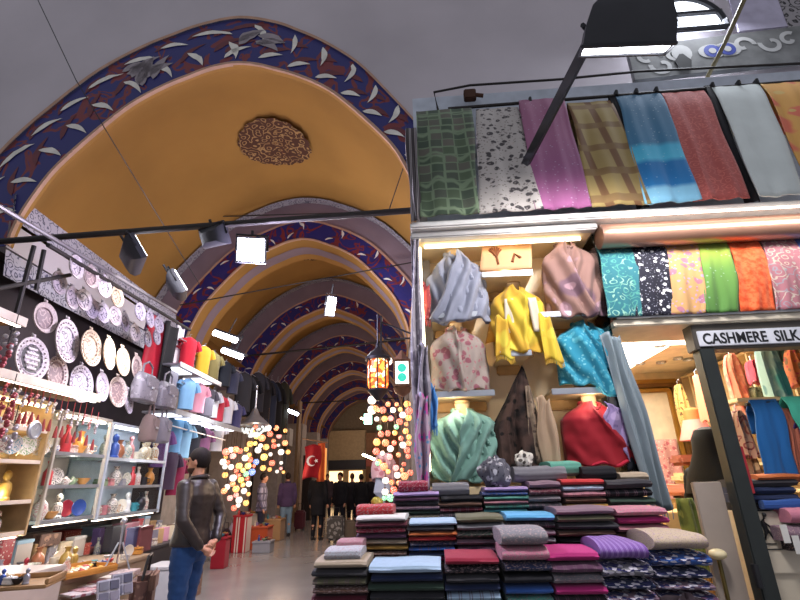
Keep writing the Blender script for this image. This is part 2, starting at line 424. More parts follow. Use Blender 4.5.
# vault between the arches: one continuous ochre shell
vp = prof(1.0); v = MB(); v.rings([[ap(p, y) for p in prof(o_)] for y, o_ in ((4.56, .01), (4.75, .2), (5.1, .5), (5.6, .8), (6.3, .97), (7, 1.0), (14, 1.0), (24, 1.0), (35, 1.0))], closed=False, cap=False)
struct('ceiling', v, OCHRE)
# painted rosettes on the crown of each bay
for k, Y in enumerate((7.25, 11.7, 16.3, 20.9)):
    mb = MB(); n = 48; pts = [[], [], []]
    for j in range(n):
        a = j * 2 * PI / n
        for q, rr in enumerate((.02, .3, .64)):
            r_ = rr * (1 + (.07 * abs(sin(8 * a)) if q == 2 else 0))
            x = axx(Y) - .12 + r_ * cos(a); vz = 7.50 - .5 * (r_ * cos(a)) ** 2 * .5
            pts[q].append(Vector((x, Y + r_ * 1.0 * sin(a), vz)))
    mb.rings(pts, cap=False); struct('trim_%d' % (20 + k), mb, LACEP)
# side walls of the passage, with a tile border under the springing
for side, sg in (('left', -1), ('right', 1)):
    def sx(Y, o=0): return axx(Y) + sg * (3.36 + o)
    w = MB(); w.rings([[Vector((sx(Y), Y, 0)), Vector((sx(Y), Y, 4.25))] for Y in (4.9, 34.5)], closed=False, cap=False)
    struct('wall_' + side, w, PALE)
    b = MB()
    if side == 'left':
        def zz(p): return p
        b.rings([[Vector((axx(Y) - 2.40, Y, 4.45)), Vector((axx(Y) - 2.46, Y, 4.80))] for Y in (4.75, 9.2)], closed=False, cap=False)
        struct('trim_30', b, TILE)
        b = MB(); b.rings([[Vector((axx(Y) - 2.42, Y, 4.42)), Vector((axx(Y) - 2.37, Y, 4.08)), Vector((axx(Y) - 3.2, Y, 4.05))] for Y in (4.75, 9.2)], closed=False, cap=False)
        struct('trim_31', b, PLASTER)
        b = MB(); b.rings([[Vector((axx(Y) - 2.36, Y, 4.05)), Vector((axx(Y) - 2.3, Y, 3.72))] for Y in (4.75, 9.2)], closed=False, cap=False)
        struct('trim_32', b, TILE)
        b = MB(); b.rings([[Vector((axx(Y) - 2.46, Y, 4.8)), Vector((axx(Y) - 3.36, Y, 4.9)), Vector((axx(Y) - 3.5, Y, 4.1))] for Y in (5.05, 34.5)], closed=False, cap=False)
        struct('wall_corbel', b, OCHRE)
    else:
        b.rings([[Vector((axx(Y) + 2.36, Y, 4.0)), Vector((axx(Y) + 2.4, Y, 4.6))] for Y in (5, 34)], closed=False, cap=False); struct('trim_33', b, OCHRE)
bw = MB().box(-9, 5, 34.5, 34.9, 0, 9); struct('wall_back', bw, plain('far_wall', '8a7a62', .8))
# right side: wall above the shop, pale lunette window, painted frieze and ornaments
def fbox(mb, u0, u1, y0, y1, z0, z1): return mb.box(u0, u1, y0, y1, z0, z1)
WY = .93
wm = MB(); cu_, cz, rw = 3.38, 6.28, .42
frm = MB(); frm2 = MB(); wsky = MB()
ar = [(cu_ + rw * cos(t), cz + .06 + rw * 1.05 * sin(t)) for t in [PI * i / 18 for i in range(19)]]
poly = [(cu_ + rw, cz)] + ar + [(cu_ - rw, cz)]
wsky.extr(poly, WY, WY + .03)
W1 = struct('window_1', wsky, glow('daylight_glass', 'dfe6f2', 3.2), 'F')
frm.tube([(p[0], WY - .02, p[1]) for p in poly + [poly[0]]], .035, 6); part('window_frame', frm, DARK, W1)
frm2.box(cu_ - rw, cu_ + rw, WY - .04, WY, cz + .22, cz + .26); frm2.box(cu_ - .12, cu_ - .09, WY - .04, WY, cz, cz + .48)
part('window_bar', frm2, DARK, W1)
wp = MB()
qq = [FP(x, y, WY) for x, y in ((625, 52), (800, 30), (830, 25), (830, 62), (633, 84))]
wp.extr([(a, b) for a, b in qq], WY - .06, WY)
FRZ = struct('trim_40', wp, plain('frieze_paint', '6d6d6c', .7, var=.25, scale=6), 'F')
sw = MB()
def swirl(cx, cz_, r, w, a0, a1, y): sw.grid(lambda s, t: ((cx + (r * (1 - .7 * s) + (t - .5) * w) * cos(a0 + (a1 - a0) * s)), y, cz_ + (r * (1 - .7 * s) + (t - .5) * w) * sin(a0 + (a1 - a0) * s)), 20, 1)
for px, py, r, a0, a1 in ((645, 62, .16, 0, 5), (660, 70, .13, 3, 8), (672, 60, .10, 1, 6), (740, 50, .12, 0, 5), (768, 48, .13, 3, 8), (785, 44, .1, 1, 6)):
    a, b = FP(px, py, WY); swirl(a, b, r, .05, a0, a1, WY - .065)
a, b = FP(679, 58, WY); sw.extr([(a + .11 * cos(t), b + .12 * sin(t)) for t in [i * PI / 8 for i in range(16)]], WY - .067, WY - .061)
for px, py in ((709, 56), (724, 54)):
    a, b = FP(px, py, WY); sw.m = 0; sw.extr([(a + .15 * cos(t), b + .10 * sin(t)) for t in [i * PI / 10 for i in range(20)]], WY - .066, WY - .061)
    sw.m = 1; sw.extr([(a + .09 * cos(t), b + .09 * sin(t)) for t in [i * PI / 8 for i in range(16)]], WY - .07, WY - .067)
    sw.m = 0; sw.extr([(a + .04 * cos(t), b + .04 * sin(t)) for t in [i * PI / 8 for i in range(16)]], WY - .073, WY - .07)
a, b = FP(680, 66, WY); sw.m = 2; sw.extr([(a - .06, b - .13), (a + .06, b - .13), (a + .09, b), (a + .02, b + .1), (a - .02, b + .1), (a - .09, b)], WY - .075, WY - .067)
part('trim_ornament', sw, [plain('frieze_white', 'a9a8a6', .7), plain('frieze_blue', '2c3a86', .6), plain('frieze_dark', '2b2a2a', .7)], FRZ)
o1 = MB(); q = [FP(x, y, WY) for x, y in ((612, 0), (640, 0), (646, 22), (619, 24))]
o1.extr(q, WY - .03, WY); struct('trim_41', o1, fabric('black_white_ornament', '2c2a2d', '8f8a8c', 'paisley', 9, '2c2a2d', .7, 0), 'F')
o1 = MB(); q = [FP(x, y, WY) for x, y in ((776, 0), (830, 0), (830, 28), (787, 30))]
o1.extr(q, WY - .03, WY); struct('trim_42', o1, fabric('black_white_ornament2', '2c2a2d', '8f8a8c', 'paisley', 9, '2c2a2d', .7, 0), 'F')
o1 = MB(); q = [FP(x, y, WY) for x, y in ((728, 0), (776, 0), (787, 28), (738, 33))]
o1.extr(q, WY - .025, WY); struct('trim_43', o1, plain('pale_panel_plaster', 'aaa4b6', .8), 'F')
# wall behind the upper scarves and the side of the shop along the passage
w = MB().box(.15, 5, .55, .95, 2.76, 5.2); struct('wall_shop', w, plain('shop_plaster', 'b6bcc6', .8), 'F')
w = MB().box(.14, .24, .35, 7, 0, 4.0); struct('wall_shop_side', w, PALE, 'F')

# ================================================================== SCARF SHOP: CASE
UL, UR, ZB, ZT = .12, 1.50, 1.44, 3.235
D = .42
cs = thing('display_case', 'tall lit wooden display case with silver-edged shelves above the shawl piles', 'display case', ((UL + UR) / 2, 0, ZB), 'F')
part('back_panel', MB().box(UL, UR, D, D + .03, ZB, ZT), plain('peach_board', 'ecd4ae', .5, var=.05), cs)
part('side_panel', MB().rbox(UL, UL + .035, 0, D, ZB, ZT + .02, .005), WHITE, cs)
part('glass_side_panel', MB().box(UR - .012, UR, 0, D, ZB, ZT - .02), GLASS, cs)
part('top_panel', MB().rbox(UL, UR, 0, D, ZT, ZT + .04, .005), CREAM, cs)
part('base_panel', MB().rbox(UL, UR, -.02, D, ZB - .05, ZB, .005), CREAM, cs)
hd = MB().rbox(UL - .02, UR + .02, -.06, .02, ZT, ZT + .06, .01); part('header', hd, plain('silver_header', 'b9b6b4', .35, .3), cs)
STRIP = glow('warm_strip', 'fff0cf', 5)
part('light_strip', MB().rbox(UL + .035, UL + .055, .03, .05, ZB + .1, ZT - .03, .004), STRIP, cs)
part('light_strip', MB().rbox(UL + .08, UR - .08, .05, .075, ZT - .03, ZT - .005, .004), STRIP, cs)
SHELVES = []
for (x0, x1, y) in ((432, 478, 317), (482, 533, 276), (540, 592, 316), (432, 495, 396), (500, 532, 355), (552, 618, 393)):
    a, z = FP(x0, y, .02); b, _ = FP(x1, y, .02); s = part('shelf', MB().rbox(a, b, .03, D, z, z + .02, .004), CREAM, cs)
    part('shelf_edge', MB().rbox(a, b, .015, .03, z - .012, z + .03, .003), STEEL, s); SHELVES.append((a, b, z + .02))
    part('shelf_bracket', MB().rbox(a + .02, b - .02, D - .05, D, z - .07, z, .01), plain('tan_board', 'c79a5e', .6), s)
for x0, x1, y in ((432, 478, 330), (540, 600, 328), (432, 495, 410), (552, 620, 408), (500, 545, 366)):
    pass
# ledge board over the case and the next bay, cornice roll, lower ledge
led = MB().rbox(.1, 5, -.12, .5, 3.29, 3.35, .012)
LEDGE = single('ledge_board', led, WHITE, 'long white ledge board carrying the upper row of hanging scarves', 'ledge', 'F')
cor = MB(); cor.tube([(1.53, -.02, 3.18), (5, -.02, 3.18)], .095, 20)
COPPER = plain('copper_sheet', 'a98270', .32, .7, var=.05)
CN = thing('cornice_roll', 'rounded copper cornice with a glowing stand-in for its reflected streak above seven bright scarves', 'cornice', (3.2, 0, 3.1), 'F')
part('roll', cor, COPPER, CN); part('light_strip', MB().rbox(1.6, 5, -.15, -.125, 3.275, 3.288, .005), glow('cornice_streak_glow', 'fff1e2', 3.5), CN)  # glowing strip stands in for the lamps reflected along the roll
lg = MB().rbox(1.50, 5, -.06, .4, 2.455, 2.505, .008)
LL = thing('lower_ledge', 'cream ledge under the short row of bright scarves, above the doorway', 'ledge', (3.2, 0, 2.4), 'F')
part('board', lg, plain('pale_cream', 'd8cdb8', .45), LL); part('rail', MB().tube([(1.52, -.07, 2.515), (5, -.07, 2.515)], .012, 8), STEEL, LL)
b2 = MB().box(1.52, 5, .3, .33, 2.506, 3.285); struct('wall_niche', b2, plain('niche_board', '9a8468', .7), 'F')

# ------------------------------------------------------------------ hanging scarves
def scarf_strip(u0t, u1t, yt, zt, u0b, u1b, yb, zb, amp=.012, k=2.2, ph=0, back=.35, bulge=0, slump=0):
    """cloth over a rail: short back flap, over the top, long front falling to the lower edge"""
    mb = MB(); N = 26; nb = 5; H = .035
    def fn(s, t):
        q = t * (N + nb) - nb
        if q < 0:
            f = -q / nb; x = u0t + (u1t - u0t) * s; return (x, yt + .045, zt - back * f)
        f = q / N; w = math.sin(min(1, f * 6) * PI / 2)
        x0 = u0t + (u0b - u0t) * f; x1 = u1t + (u1b - u1t) * f; x = x0 + (x1 - x0) * s
        y = yt - H * w + (yb - yt) * f; z = zt + .03 * (1 - w) + (zb - zt) * f
        fold = amp * (.3 + f) * (sin(k * 2 * PI * s + ph + 1.3 * sin(3 * f + ph)) + .5 * sin(k * 4.3 * PI * s + 2 * ph - 2 * f))
        y += fold - .02 - bulge * sin(PI * f) ; x += .006 * sin(9 * f + ph + 5 * s)
        z += slump * .02 * sin(7 * s + ph) * f
        return (x, y, z)
    mb.grid(fn, 18, N + nb); return mb
RAILY = .35
UP = [(416, 472, 110, 420, 478, 220, 'green patchwork', 'with dull squares', ('4c5a44', '3c4a3c', 'patch', 9, '5d5a50')),
      (475, 517, 108, 478, 542, 217, 'black and white floral', 'with grey flowers', ('a8a19c', '3f3a3c', 'floral', 15, '7b7370')),
      (518, 562, 99, 533, 590, 215, 'magenta pink', 'in plain cloth', ('b0679c', '9a5488', 'zones', 1.5, None)),
      (566, 611, 102, 589, 648, 213, 'gold and brown checked', 'with shiny stripes', ('9f8c58', '6e4f34', 'plaid', 5, '7d6440')),
      (614, 660, 95, 641, 696, 210, 'blue', 'with turquoise bands', ('3f7fa0', '4fb4d8', 'zones', 1.5, '2f78b8')),
      (659, 702, 92, 690, 746, 207, 'coral red', 'with a scale pattern', ('c0685e', 'a8544e', 'paisley', 16, 'b5605a')),
      (710, 757, 86, 752, 802, 204, 'silver white', 'nearly plain', ('ced4d0', 'b4bab6', 'plain', 5, None)),
      (758, 806, 83, 806, 860, 201, 'orange and yellow', 'with blurred blocks', ('d09a4e', 'cf6a50', 'floral', 3, 'c9a860'))]
for i, (a0, a1, ya, b0, b1, yb, colr, more, (c1, c2, kd, sc_, c3)) in enumerate(UP):
    u0, z0 = FP(a0, ya, RAILY); z0 -= .07; u1, _ = FP(a1, ya, RAILY); v0, _ = FP(b0, yb, -.10); v1, _ = FP(b1, yb, -.10)
    mb = scarf_strip(u0, u1, RAILY, z0, v0, v1, -.12, 3.357, .010, 1.5 + .3 * (i % 3), i * 1.7, .5)
    o = single('hanging_scarf', mb, fabric('upper_scarf_%d' % i, c1, c2, kd, sc_, c3), '%s scarf %s, hung from the high rail over the ledge' % (colr, more), 'scarf', 'F', 'scarves on the high rail', solid=.008)
# a dark gap cloth between blue and coral, white, gold (black lining scarves)
for i, (a0, a1, ya, b0, b1, yb, lab) in enumerate(((608, 618, 100, 634, 646, 212, 'narrow black scarf between the gold checked scarf and the blue one'), (703, 711, 90, 742, 756, 206, 'narrow black scarf between the coral scarf and the silver one'))):
    u0, z0 = FP(a0, ya, RAILY + .03); u1, _ = FP(a1, ya, RAILY + .03); v0, _ = FP(b0, yb, -.06); v1, _ = FP(b1, yb, -.06)
    single('hanging_scarf', scarf_strip(u0, u1, RAILY + .03, z0, v0, v1, -.05, 3.36, .01, 1, i, .4), fabric('black_cloth', '1d1c20', '2a292e', 'plain', 8), lab, 'scarf', 'F', 'scarves on the high rail', solid=.008)
u0, z0 = FP(405, 130, -.02); u1, _ = FP(416, 130, -.02); v0, zb = FP(412, 222, -.14); v1, _ = FP(421, 222, -.14)
single('hanging_scarf', scarf_strip(u0, u1, .02, z0, v0, v1, -.1, zb, .012, 1.2, 2, .3), fabric('black_white_stripe', '3a3436', 'a9a4a6', 'bandx', 22, '6a5a5a'), 'thin dark striped scarf at the outer edge of the high rail', 'scarf', 'F', 'scarves on the high rail', solid=.008)
# rails carrying them
def rail(label, pts, r=.016):
    single('scarf_rail', MB().tube(pts, r, 8), IRON, label, 'rail', 'F')
a = FP(448, 108, RAILY); b = FP(830, 78, RAILY)
rail('front iron rail from which the upper scarves hang', [(a[0], RAILY, a[1] - .01), (b[0], RAILY, b[1] - .01)])
pts = [FP(438, 108, .42), FP(434, 90, .42), FP(470, 83, .42), FP(560, 77, .42), FP(640, 69, .42), FP(820, 60, .42)]
rail('second iron rail running behind and above the scarf rail', [(p[0], .45, p[1]) for p in pts], .012)
bx = FP(470, 92, .4); single('rail_clamp', MB().rbox(bx[0] - .06, bx[0] + .06, .4, .47, bx[1] - .07, bx[1] + .05, .01).tube([(bx[0] + .05, .42, bx[1] - .02), (bx[0] + .13, .42, bx[1] - .04)], .02), plain('rusty_iron', '4a3228', .7, .3), 'rusty clamp joining the two iron rails at their bent end', 'clamp', 'F')
mb = MB(); cl = []
for px in (530, 616, 636, 656, 712, 738, 756): 
    u, z = FP(px, 97 - (px - 600) * .08, RAILY); mb.tube([(u - .012, RAILY - .02, z + .03), (u, RAILY - .03, z - .03)], .012, 6)
    single('rail_clip', MB().rbox(u - .012, u + .012, RAILY - .035, RAILY + .02, z - .015, z + .045, .004), BLACK, 'small black clip on the scarf rail, %s along from the arch' % NTH[[530, 616, 636, 656, 712, 738, 756].index(px)], 'clip', 'F', 'clips on the scarf rail')
LOW = [(594, 630, 246, 606, 640, 323, 'turquoise paisley', ('4a8a80', '2c6670', 'paisley', 16, '86b09c')),
       (626, 660, 244, 634, 670, 317, 'black and white dotted', ('20202c', 'd8d8dc', 'dots', 22, '8a8a98')),
       (660, 692, 243, 668, 702, 314, 'gold and rose printed', ('b98f5f', 'a06a7c', 'floral', 14, 'a88aa8')),
       (690, 722, 241, 701, 735, 310, 'lime green', ('8fae50', '6f9a4c', 'zones', .75, None)),
       (721, 753, 238, 735, 771, 309, 'bright orange red', ('cc4418', 'dc6c40', 'lace', 34, 'd4562c')),
       (753, 787, 236, 770, 806, 306, 'pale paisley', ('b9ab9c', 'a06a74', 'paisley', 15, '8a8a94')),
       (786, 822, 234, 804, 840, 303, 'cornflower blue', ('5a6cae', '4a5a9c', 'plain', 6, None))]
for i, (a0, a1, ya, b0, b1, yb, colr, (c1, c2, kd, sc_, c3)) in enumerate(LOW):
    u0, z0 = FP(a0, ya, .12); u1, _ = FP(a1, ya, .12); v0, _ = FP(b0, yb, -.05); v1, _ = FP(b1, yb, -.05)
    mb = scarf_strip(u0, u1, .12, min(z0 - .03, 3.14), v0, v1, -.04, 2.515, .008, 1.4, i * 1.3, .3, bulge=.03)
    single('folded_scarf', mb, fabric('lower_scarf_%d' % i, c1, c2, kd, sc_, c3), '%s scarf hung in the short row under the copper cornice' % colr, 'scarf', 'F', 'scarves under the copper cornice', solid=.01)

# ------------------------------------------------------------------ busts and shawls in the case
BUSTM = plain('linen_bust', 'd9bd96', .7); CAPM = plain('wood_cap', 'c9a374', .5)
def make_bust(u, z, h, neckz, label, y=.2):
    """half torso on a disc foot, standing on its shelf; only neck and a strip of chest stay uncovered"""
    t = thing('display_bust', label, 'bust', (u, y, z), 'F', 'busts in the display case')
    H = neckz - z
    pr = [(.10, .02), (.125, .1 * H), (.118, .35 * H), (.125, .62 * H), (.135, .74 * H), (.125, .8 * H), (.09, .855 * H), (.06, .9 * H), (.052, .95 * H), (.055, H)]
    part('torso', MB().lathe(pr, 24, (u, y, z), sx=1.0, sy=.62), BUSTM, t)
    part('neck_cap', MB().lathe([(.05, 0), (.058, .006), (.055, .02), (.01, .028)], 20, (u, y, neckz)), CAPM, t)
    part('foot', MB().lathe([(.09, 0), (.09, .015), (.03, .02)], 20, (u, y, z)), CAPM, t); return t
def shawl(name, label, mat, u, zn, zs, zh, hw, y=.2, side=1, c0=-.25, c1=1.15, point=0, k=5, amp=.014, tails=None, mat2=None, trim=None, hb=1.0, cat='shawl', under=None):
    """cloth wrapped round bust shoulders: an inner layer open in a V at the neck and a second layer crossing over it"""
    z1 = zn - .045; H = z1 - zh; ts = max(.12, (z1 - zs + .03) / H)
    WP = [(0, .058), (ts * .35, hw * .45), (ts * .75, hw * .78), (ts * 1.25, hw * .97), (ts * 2, hw), (1, hw * hb)]
    def W(t):
        for (a, p), (b, q) in zip(WP, WP[1:]):
            if t <= b: f = (t - a) / (b - a); return p + (q - p) * f
        return WP[-1][1]
    def pos(s, t, off, ph, sl):
        tv = .17 * max(0, 1 - abs(s - .05 * side) * 2.6); t = tv + (1 - tv) * t
        w = W(t); dep = .07 + .10 * min(1, t / ts * .8)
        q = s * 1.0; x = w * q; yy = -dep * math.sqrt(max(0, 1 - .93 * q * q))
        f = amp * min(1, t * 4) * (sin(k * 2 * (s * 1.6 - sl * t * 2.2) + ph + 1.6 * noise.noise((s * 2 + u, t * 2, ph))) + .22 * sin(k * 4.6 * (s - sl * t) + ph * 2))
        f += .006 * noise.noise((s * 5 + u * 9, t * 7, 7 + ph))
        z = z1 - H * t - point * t ** 3 * max(0, 1 - abs(s - .35 * side) * 1.5) + .03 * H * abs(s) * t + .012 * t * sin(9 * s + u * 7)
        return (u + x + .4 * f * s, y + yy - off - f - .012 * (1 - abs(s)), z)
    o = thing(name, label, cat, (u, y, zh), 'F', 'shawls in the display case')
    mb = MB(); mb.grid(lambda s, t: pos(s * 2 - 1, t, 0, u * 5, -.9 * side), 46, 34); part('drape', mb, under or mat, o, solid=.005)
    ov = MB(); lo = lambda t: -1.0
    def ofn(s, t):
        e = min(1.0, c0 + c1 * t + .05 * sin(7 * t)); q = -1 + (e + 1) * s
        p = Vector(pos(q * side, t, .032 + .016 * s ** 6 + .012 * math.exp(-((s - .93) / .05) ** 2), u * 3 + 2, .9 * side)); return p
    ov.grid(ofn, 40, 34); part('overlap', ov, mat, o, solid=.007)
    cl = MB(); pts = []
    for i in range(25):
        th = (i / 24 * 2 - 1) * 2.7; dd = max(0, 1 - abs(i / 24 * 2 - 1) * 2.0)
        pts.append((u + (.068 + .01 * dd) * sin(th), y - (.06 + .07 * dd) * cos(th), zn - .05 - .13 * H * dd))
    cl.tube(pts, [.017 + .006 * sin(i * 1.3) for i in range(25)], 8); part('collar', cl, mat2 or mat, o)
    if tails:
        for (x0, x1, z0, z1_, ww) in tails:
            tm = MB()
            def tf(s, t): 
                xx = u + x0 + (x1 - x0) * t + (s - .5) * ww * (1 + .5 * t); return (xx, y - .20 + .014 * sin(s * 9 + t * 3 + x0 * 20) + .03 * abs(s - .5), z0 + (z1_ - z0) * t + .02 * sin(s * 6))
            tm.grid(tf, 14, 14); q = part('tail', tm, mat2 or mat, o, solid=.005)
            fr = MB()
            for j in range(14):
                s = (j + .5) / 14; p = Vector(tf(s, 1)); fr.tube([p, p + Vector((.004 * sin(j), 0, -.03))], .003, 4)
            part('fringe', fr, mat2 or mat, q)
    if trim:
        tm = MB(); tz = []
        for i in range(33): tz.append(Vector(pos(-.95 + 1.9 * i / 32, .985, .03, u * 3, .9)))
        tm.tube(tz, .012, 6); part('hem_border', tm, trim, o)
    return o
def FPx(px, py, y=.06): return FP(px, py, y)
S9 = [ # name px centre, neck y, shoulder y, hem y, halfwidth px, shelf index, ...
    ('lavender grey', 453, 250, 268, 321, 29, 0, ('8f92a2', '7c7f8f', 'plain', 9, None), 'lavender grey shawl with crossed front on the bust nearest the arch', dict(side=-1, c0=-.1, c1=.95, k=4, point=.02, amp=.024, hb=1.06)),
    ('mauve', 563, 240, 256, 318, 29, 2, ('8a6a62', '6f5560', 'floral', 3, '9c7c84'), 'mauve and brown blurred shawl on the bust in the topmost shelf beside the glass panel', dict(side=1, c0=-.4, c1=.8, k=4, amp=.02, hb=1.05)),
    ('rose floral', 456, 324, 338, 391, 28, 3, ('9c8e86', '8f5660', 'floral', 14, 'a87074'), 'rose and grey flowered shawl with pink collar on the middle shelf', dict(side=1, c0=-.1, c1=.3, k=3, amp=.010)),
    ('yellow', 513, 284, 298, 353, 29, 4, ('c49a34', 'd0b43c', 'floral', 2.2, 'd8c448'), 'bright yellow shawl with pale chest panel on the bust in the centre', dict(side=1, c0=.2, c1=-.15, k=4, amp=.012, hb=.92, tails=[(-.15, -.15, -.30, -.60, .09), (.15, .19, -.30, -.64, .09)])),
    ('turquoise', 580, 319, 334, 385, 33, 5, ('2a7f98', '4a9cb0', 'floral', 16, '68a8b4'), 'turquoise blue shawl with sparkling print and pointed hem on the middle shelf', dict(side=1, c0=-.3, c1=1.2, k=4, point=.10, amp=.016)),
    ('aqua green', 462, 404, 418, 482, 34, 6, ('769c90', '86ac9e', 'plain', 8, None), 'aqua green knotted shawl with fringed tails on the lowest bust by the arch', dict(side=-1, c0=0, c1=.45, k=5, amp=.026, hb=1.05, tails=[(.04, .11, -.26, -.52, .13)])),
    ('red', 588, 397, 412, 466, 35, 6, ('8f1a26', '76141d', 'plain', 7, None), 'deep red shawl with lilac lining on the lowest bust', dict(side=1, c0=-.3, c1=1.3, k=3, amp=.007, trim=1)),
]
for (nm, px, ny, sy, hy, hwp, si, (c1, c2, kd, s_, c3), lab, kw) in S9:
    u, zn = FP(px, ny, .2); _, zs = FP(px, sy, .1); _, zh = FP(px, hy, .02); hw = (FP(px + hwp, sy, .12)[0] - FP(px - hwp, sy, .12)[0]) / 2
    zb = SHELVES[si][2] if si < 6 else ZB
    m = fabric('shawl_' + nm.replace(' ', '_'), c1, c2, kd, s_, c3)
    make_bust(u, zb, 0, zn, 'linen bust under the %s shawl, neck showing' % nm)
    tl = kw.pop('tails', None)
    if tl: tl = [(x0, x1, zs + z0 + .12, zs + z1 + .12, w) for x0, x1, z0, z1, w in tl]
    trim = fabric('red_border', 'b22038', '8a1828', 'plain', 9) if kw.pop('trim', None) else None
    m2 = {'red': None, 'rose floral': fabric('pink_collar', 'c98a80', 'b97a70', 'plain', 9)}.get(nm)
    sh = shawl('draped_shawl', lab, m, u, zn, zs, max(zh, zb - .06), hw, tails=tl, trim=trim, mat2=m2, **kw)
    if nm == 'red':
        lm = MB(); lm.grid(lambda s, t: (u + .02 + .15 * s + .02 * sin(5 * t), .2 - .245 + .06 * s + .012 * sin(s * 14), zs - .01 - (.27 * t) * (.4 + .9 * s) + .06 * (1 - s)), 10, 12)
        part('lining', lm, fabric('lilac_lining', '8d7aa4', 'a792b8', 'floral', 10, '6d5c88'), sh, solid=.006)
    if nm == 'yellow':
        lm = MB()
        for sg in (-1, 1): lm.grid(lambda s, t: (u + sg * (.05 + .065 * s + .02 * t), .2 - .195 - .004 * sin(9 * s), zs - .04 - .26 * t), 5, 8)
        part('pale_panel', lm, fabric('pale_panel', 'cfc2ae', 'b8a894', 'plain', 9), sh, solid=.004)
        for sg in (-1, 1):
            sm = MB(); sm.grid(lambda s, t: (u + sg * (.15 + .06 * t + .05 * (s - .5) * (1 + 1.2 * t)), .14 - .05 * sin(PI * s), zs - .01 - .33 * t), 8, 8); part('sleeve', sm, fabric('amber_sleeve', 'c98a28', 'd79c30', 'floral', 7, 'dca540'), sh, solid=.006)
# dark lace shawl peaked over a pole
u, zp = FP(522, 366, .15); ul, zl = FP(494, 472, .0); ur, _ = FP(552, 472, .0)
mb = MB()
def lace(s, t):
    x = ul + (ur - ul) * s; a = s * 2 - 1; w = min(1, .04 + t * 1.7) ** .85; zz_ = zp - (zp - zl) * t - .03 * abs(a) * (1 - t)
    gap = .05 * max(0, 1 - abs(a) * 3) * t
    return (u + (x - u) * w, .12 - .14 * t * (1 - .7 * a * a) + .03 * sin(13 * s + 3 * t) * t + .015 * sin(31 * s) * t + gap, zz_ - .05 * abs(a) * min(1, 4 * t))
mb.grid(lace, 28, 30)
t = thing('draped_shawl', 'dark brown lace shawl peaked over a stand between aqua and red shawls', 'shawl', (u, .05, zl), 'F', 'shawls in the display case')
part('drape', mb, fabric('dark_lace', '171110', '42302a', 'lace', 13, '0c0908'), t, solid=.005)
inn = MB(); inn.grid(lambda s, t_: (u + (s - .35) * .10 * (.3 + t_), .0 + .01 * sin(9 * s) + .06 * (1 - t_), zp - .16 - (zp - zl - .2) * t_), 8, 10); part('inner_panel', inn, fabric('taupe_lace', '8a7866', '6a5a4c', 'lace', 22, '4a3c34'), t, solid=.004)
sd = thing('shawl_stand', 'slim wooden stand holding up the dark lace shawl', 'stand', (u, .2, ZB), 'F'); part('pole', MB().tube([(u, .2, ZB), (u, .16, zp - .01)], .012), CAPM, sd); part('foot', MB().lathe([(.09, 0), (.09, .015), (.02, .02)], 18, (u, .2, ZB)), CAPM, sd)
# folded peach scarf over the top centre shelf edge
a, z = FP(483, 237, .3); b, _ = FP(530, 237, .3); a2, z2 = FP(480, 274, .02); b2_, _ = FP(533, 274, .02)
mb = MB(); mb.grid(lambda s, t: (a + (b - a) * s + ((a2 - a) + (b2_ - a2 - b + a) * s) * t, .3 - .27 * t - .03 * sin(PI * t) + .004 * sin(9 * s), z + (z2 + .03 - z) * t), 14, 14)
o = thing('folded_scarf', 'peach folded scarf with brown tree motif lying slanted on the topmost centre shelf', 'scarf', (a, .2, z2), 'F'); part('cloth', mb, fabric('peach_cloth', 'd8a77c', 'c48a66', 'plain', 6), o, solid=.02)
mm = MB(); cx = (a2 + b2_) / 2 - .05
def mo(x, h): t = 1 - h; return (x, .3 - .27 * t - .03 * sin(PI * t) - .016, z + (z2 + .03 - z) * t)
for sgn in range(7): 
    an = PI / 2 + (sgn - 3) * .35; mm.tube([mo(cx, .3), mo(cx + .025 * cos(an), .42), mo(cx + .055 * cos(an), .42 + .16 * sin(an))], .007, 5)
mm.tube([mo(cx, .12), mo(cx, .5)], .009, 5); mm.tube([mo(cx + .11, .15), mo(cx + .14, .35), mo(cx + .18, .25)], .012, 5)
part('motif', mm, plain('brown_motif', '7a4a30', .8), o)
# loose hanging scarves round the case edges
def loose(label, pts, wid, mat, y=-.08, amp=.03, k=3, grp='loose scarves round the display case', flare=1.0):
    mb = MB(); n = len(pts) - 1
    P = [FP(x, yy, y) for x, yy in pts]
    def fn(s, t):
        q = min(n - 1e-6, t * n); i = int(q); f = q - i; x = P[i][0] + (P[i + 1][0] - P[i][0]) * f; z = P[i][1] + (P[i + 1][1] - P[i][1]) * f
        w = wid * (1 + (flare - 1) * t)
        return (x + (s - .5) * w + .008 * sin(8 * t + s * 4), y + amp * sin(k * 2 * PI * s + 2 * t) * .6 + .4 * amp * sin(k * 5 * s + 5 * t), z + .02 * sin(6 * s))
    mb.grid(fn, 18, 8 * n); o = thing('hanging_scarf', label, 'scarf', (P[-1][0], y, P[-1][1]), 'F', grp)
    part('cloth', mb, mat, o, solid=.006)
    fr = MB()
    for j in range(9):
        p = Vector(fn((j + .5) / 9, 1)); fr.tube([p, p + Vector((.004 * sin(j * 3), .002, -.05))], .003, 4)
    part('fringe', fr, mat, o); return o
loose('long pale grey scarf slanting down beside the red shawl and doorway', [(610, 335), (621, 370), (634, 410), (646, 455), (661, 508)], .14, fabric('grey_scarf', '7d8a92', '8f9aa2', 'plain', 7), -.06, .03, 2.5, flare=.95)
loose('navy black scarf hanging behind the long pale grey scarf', [(600, 345), (618, 390), (632, 440), (640, 472)], .16, fabric('navy_cloth', '22252e', '30343f', 'plain', 8), .02, .02, 2)
loose('beige scarf hanging between the dark lace shawl and the red shawl', [(543, 398), (547, 430), (554, 470)], .09, fabric('beige_scarf', 'a58c74', 'b59c84', 'plain', 8), -.02, .015, 2, flare=1.6)
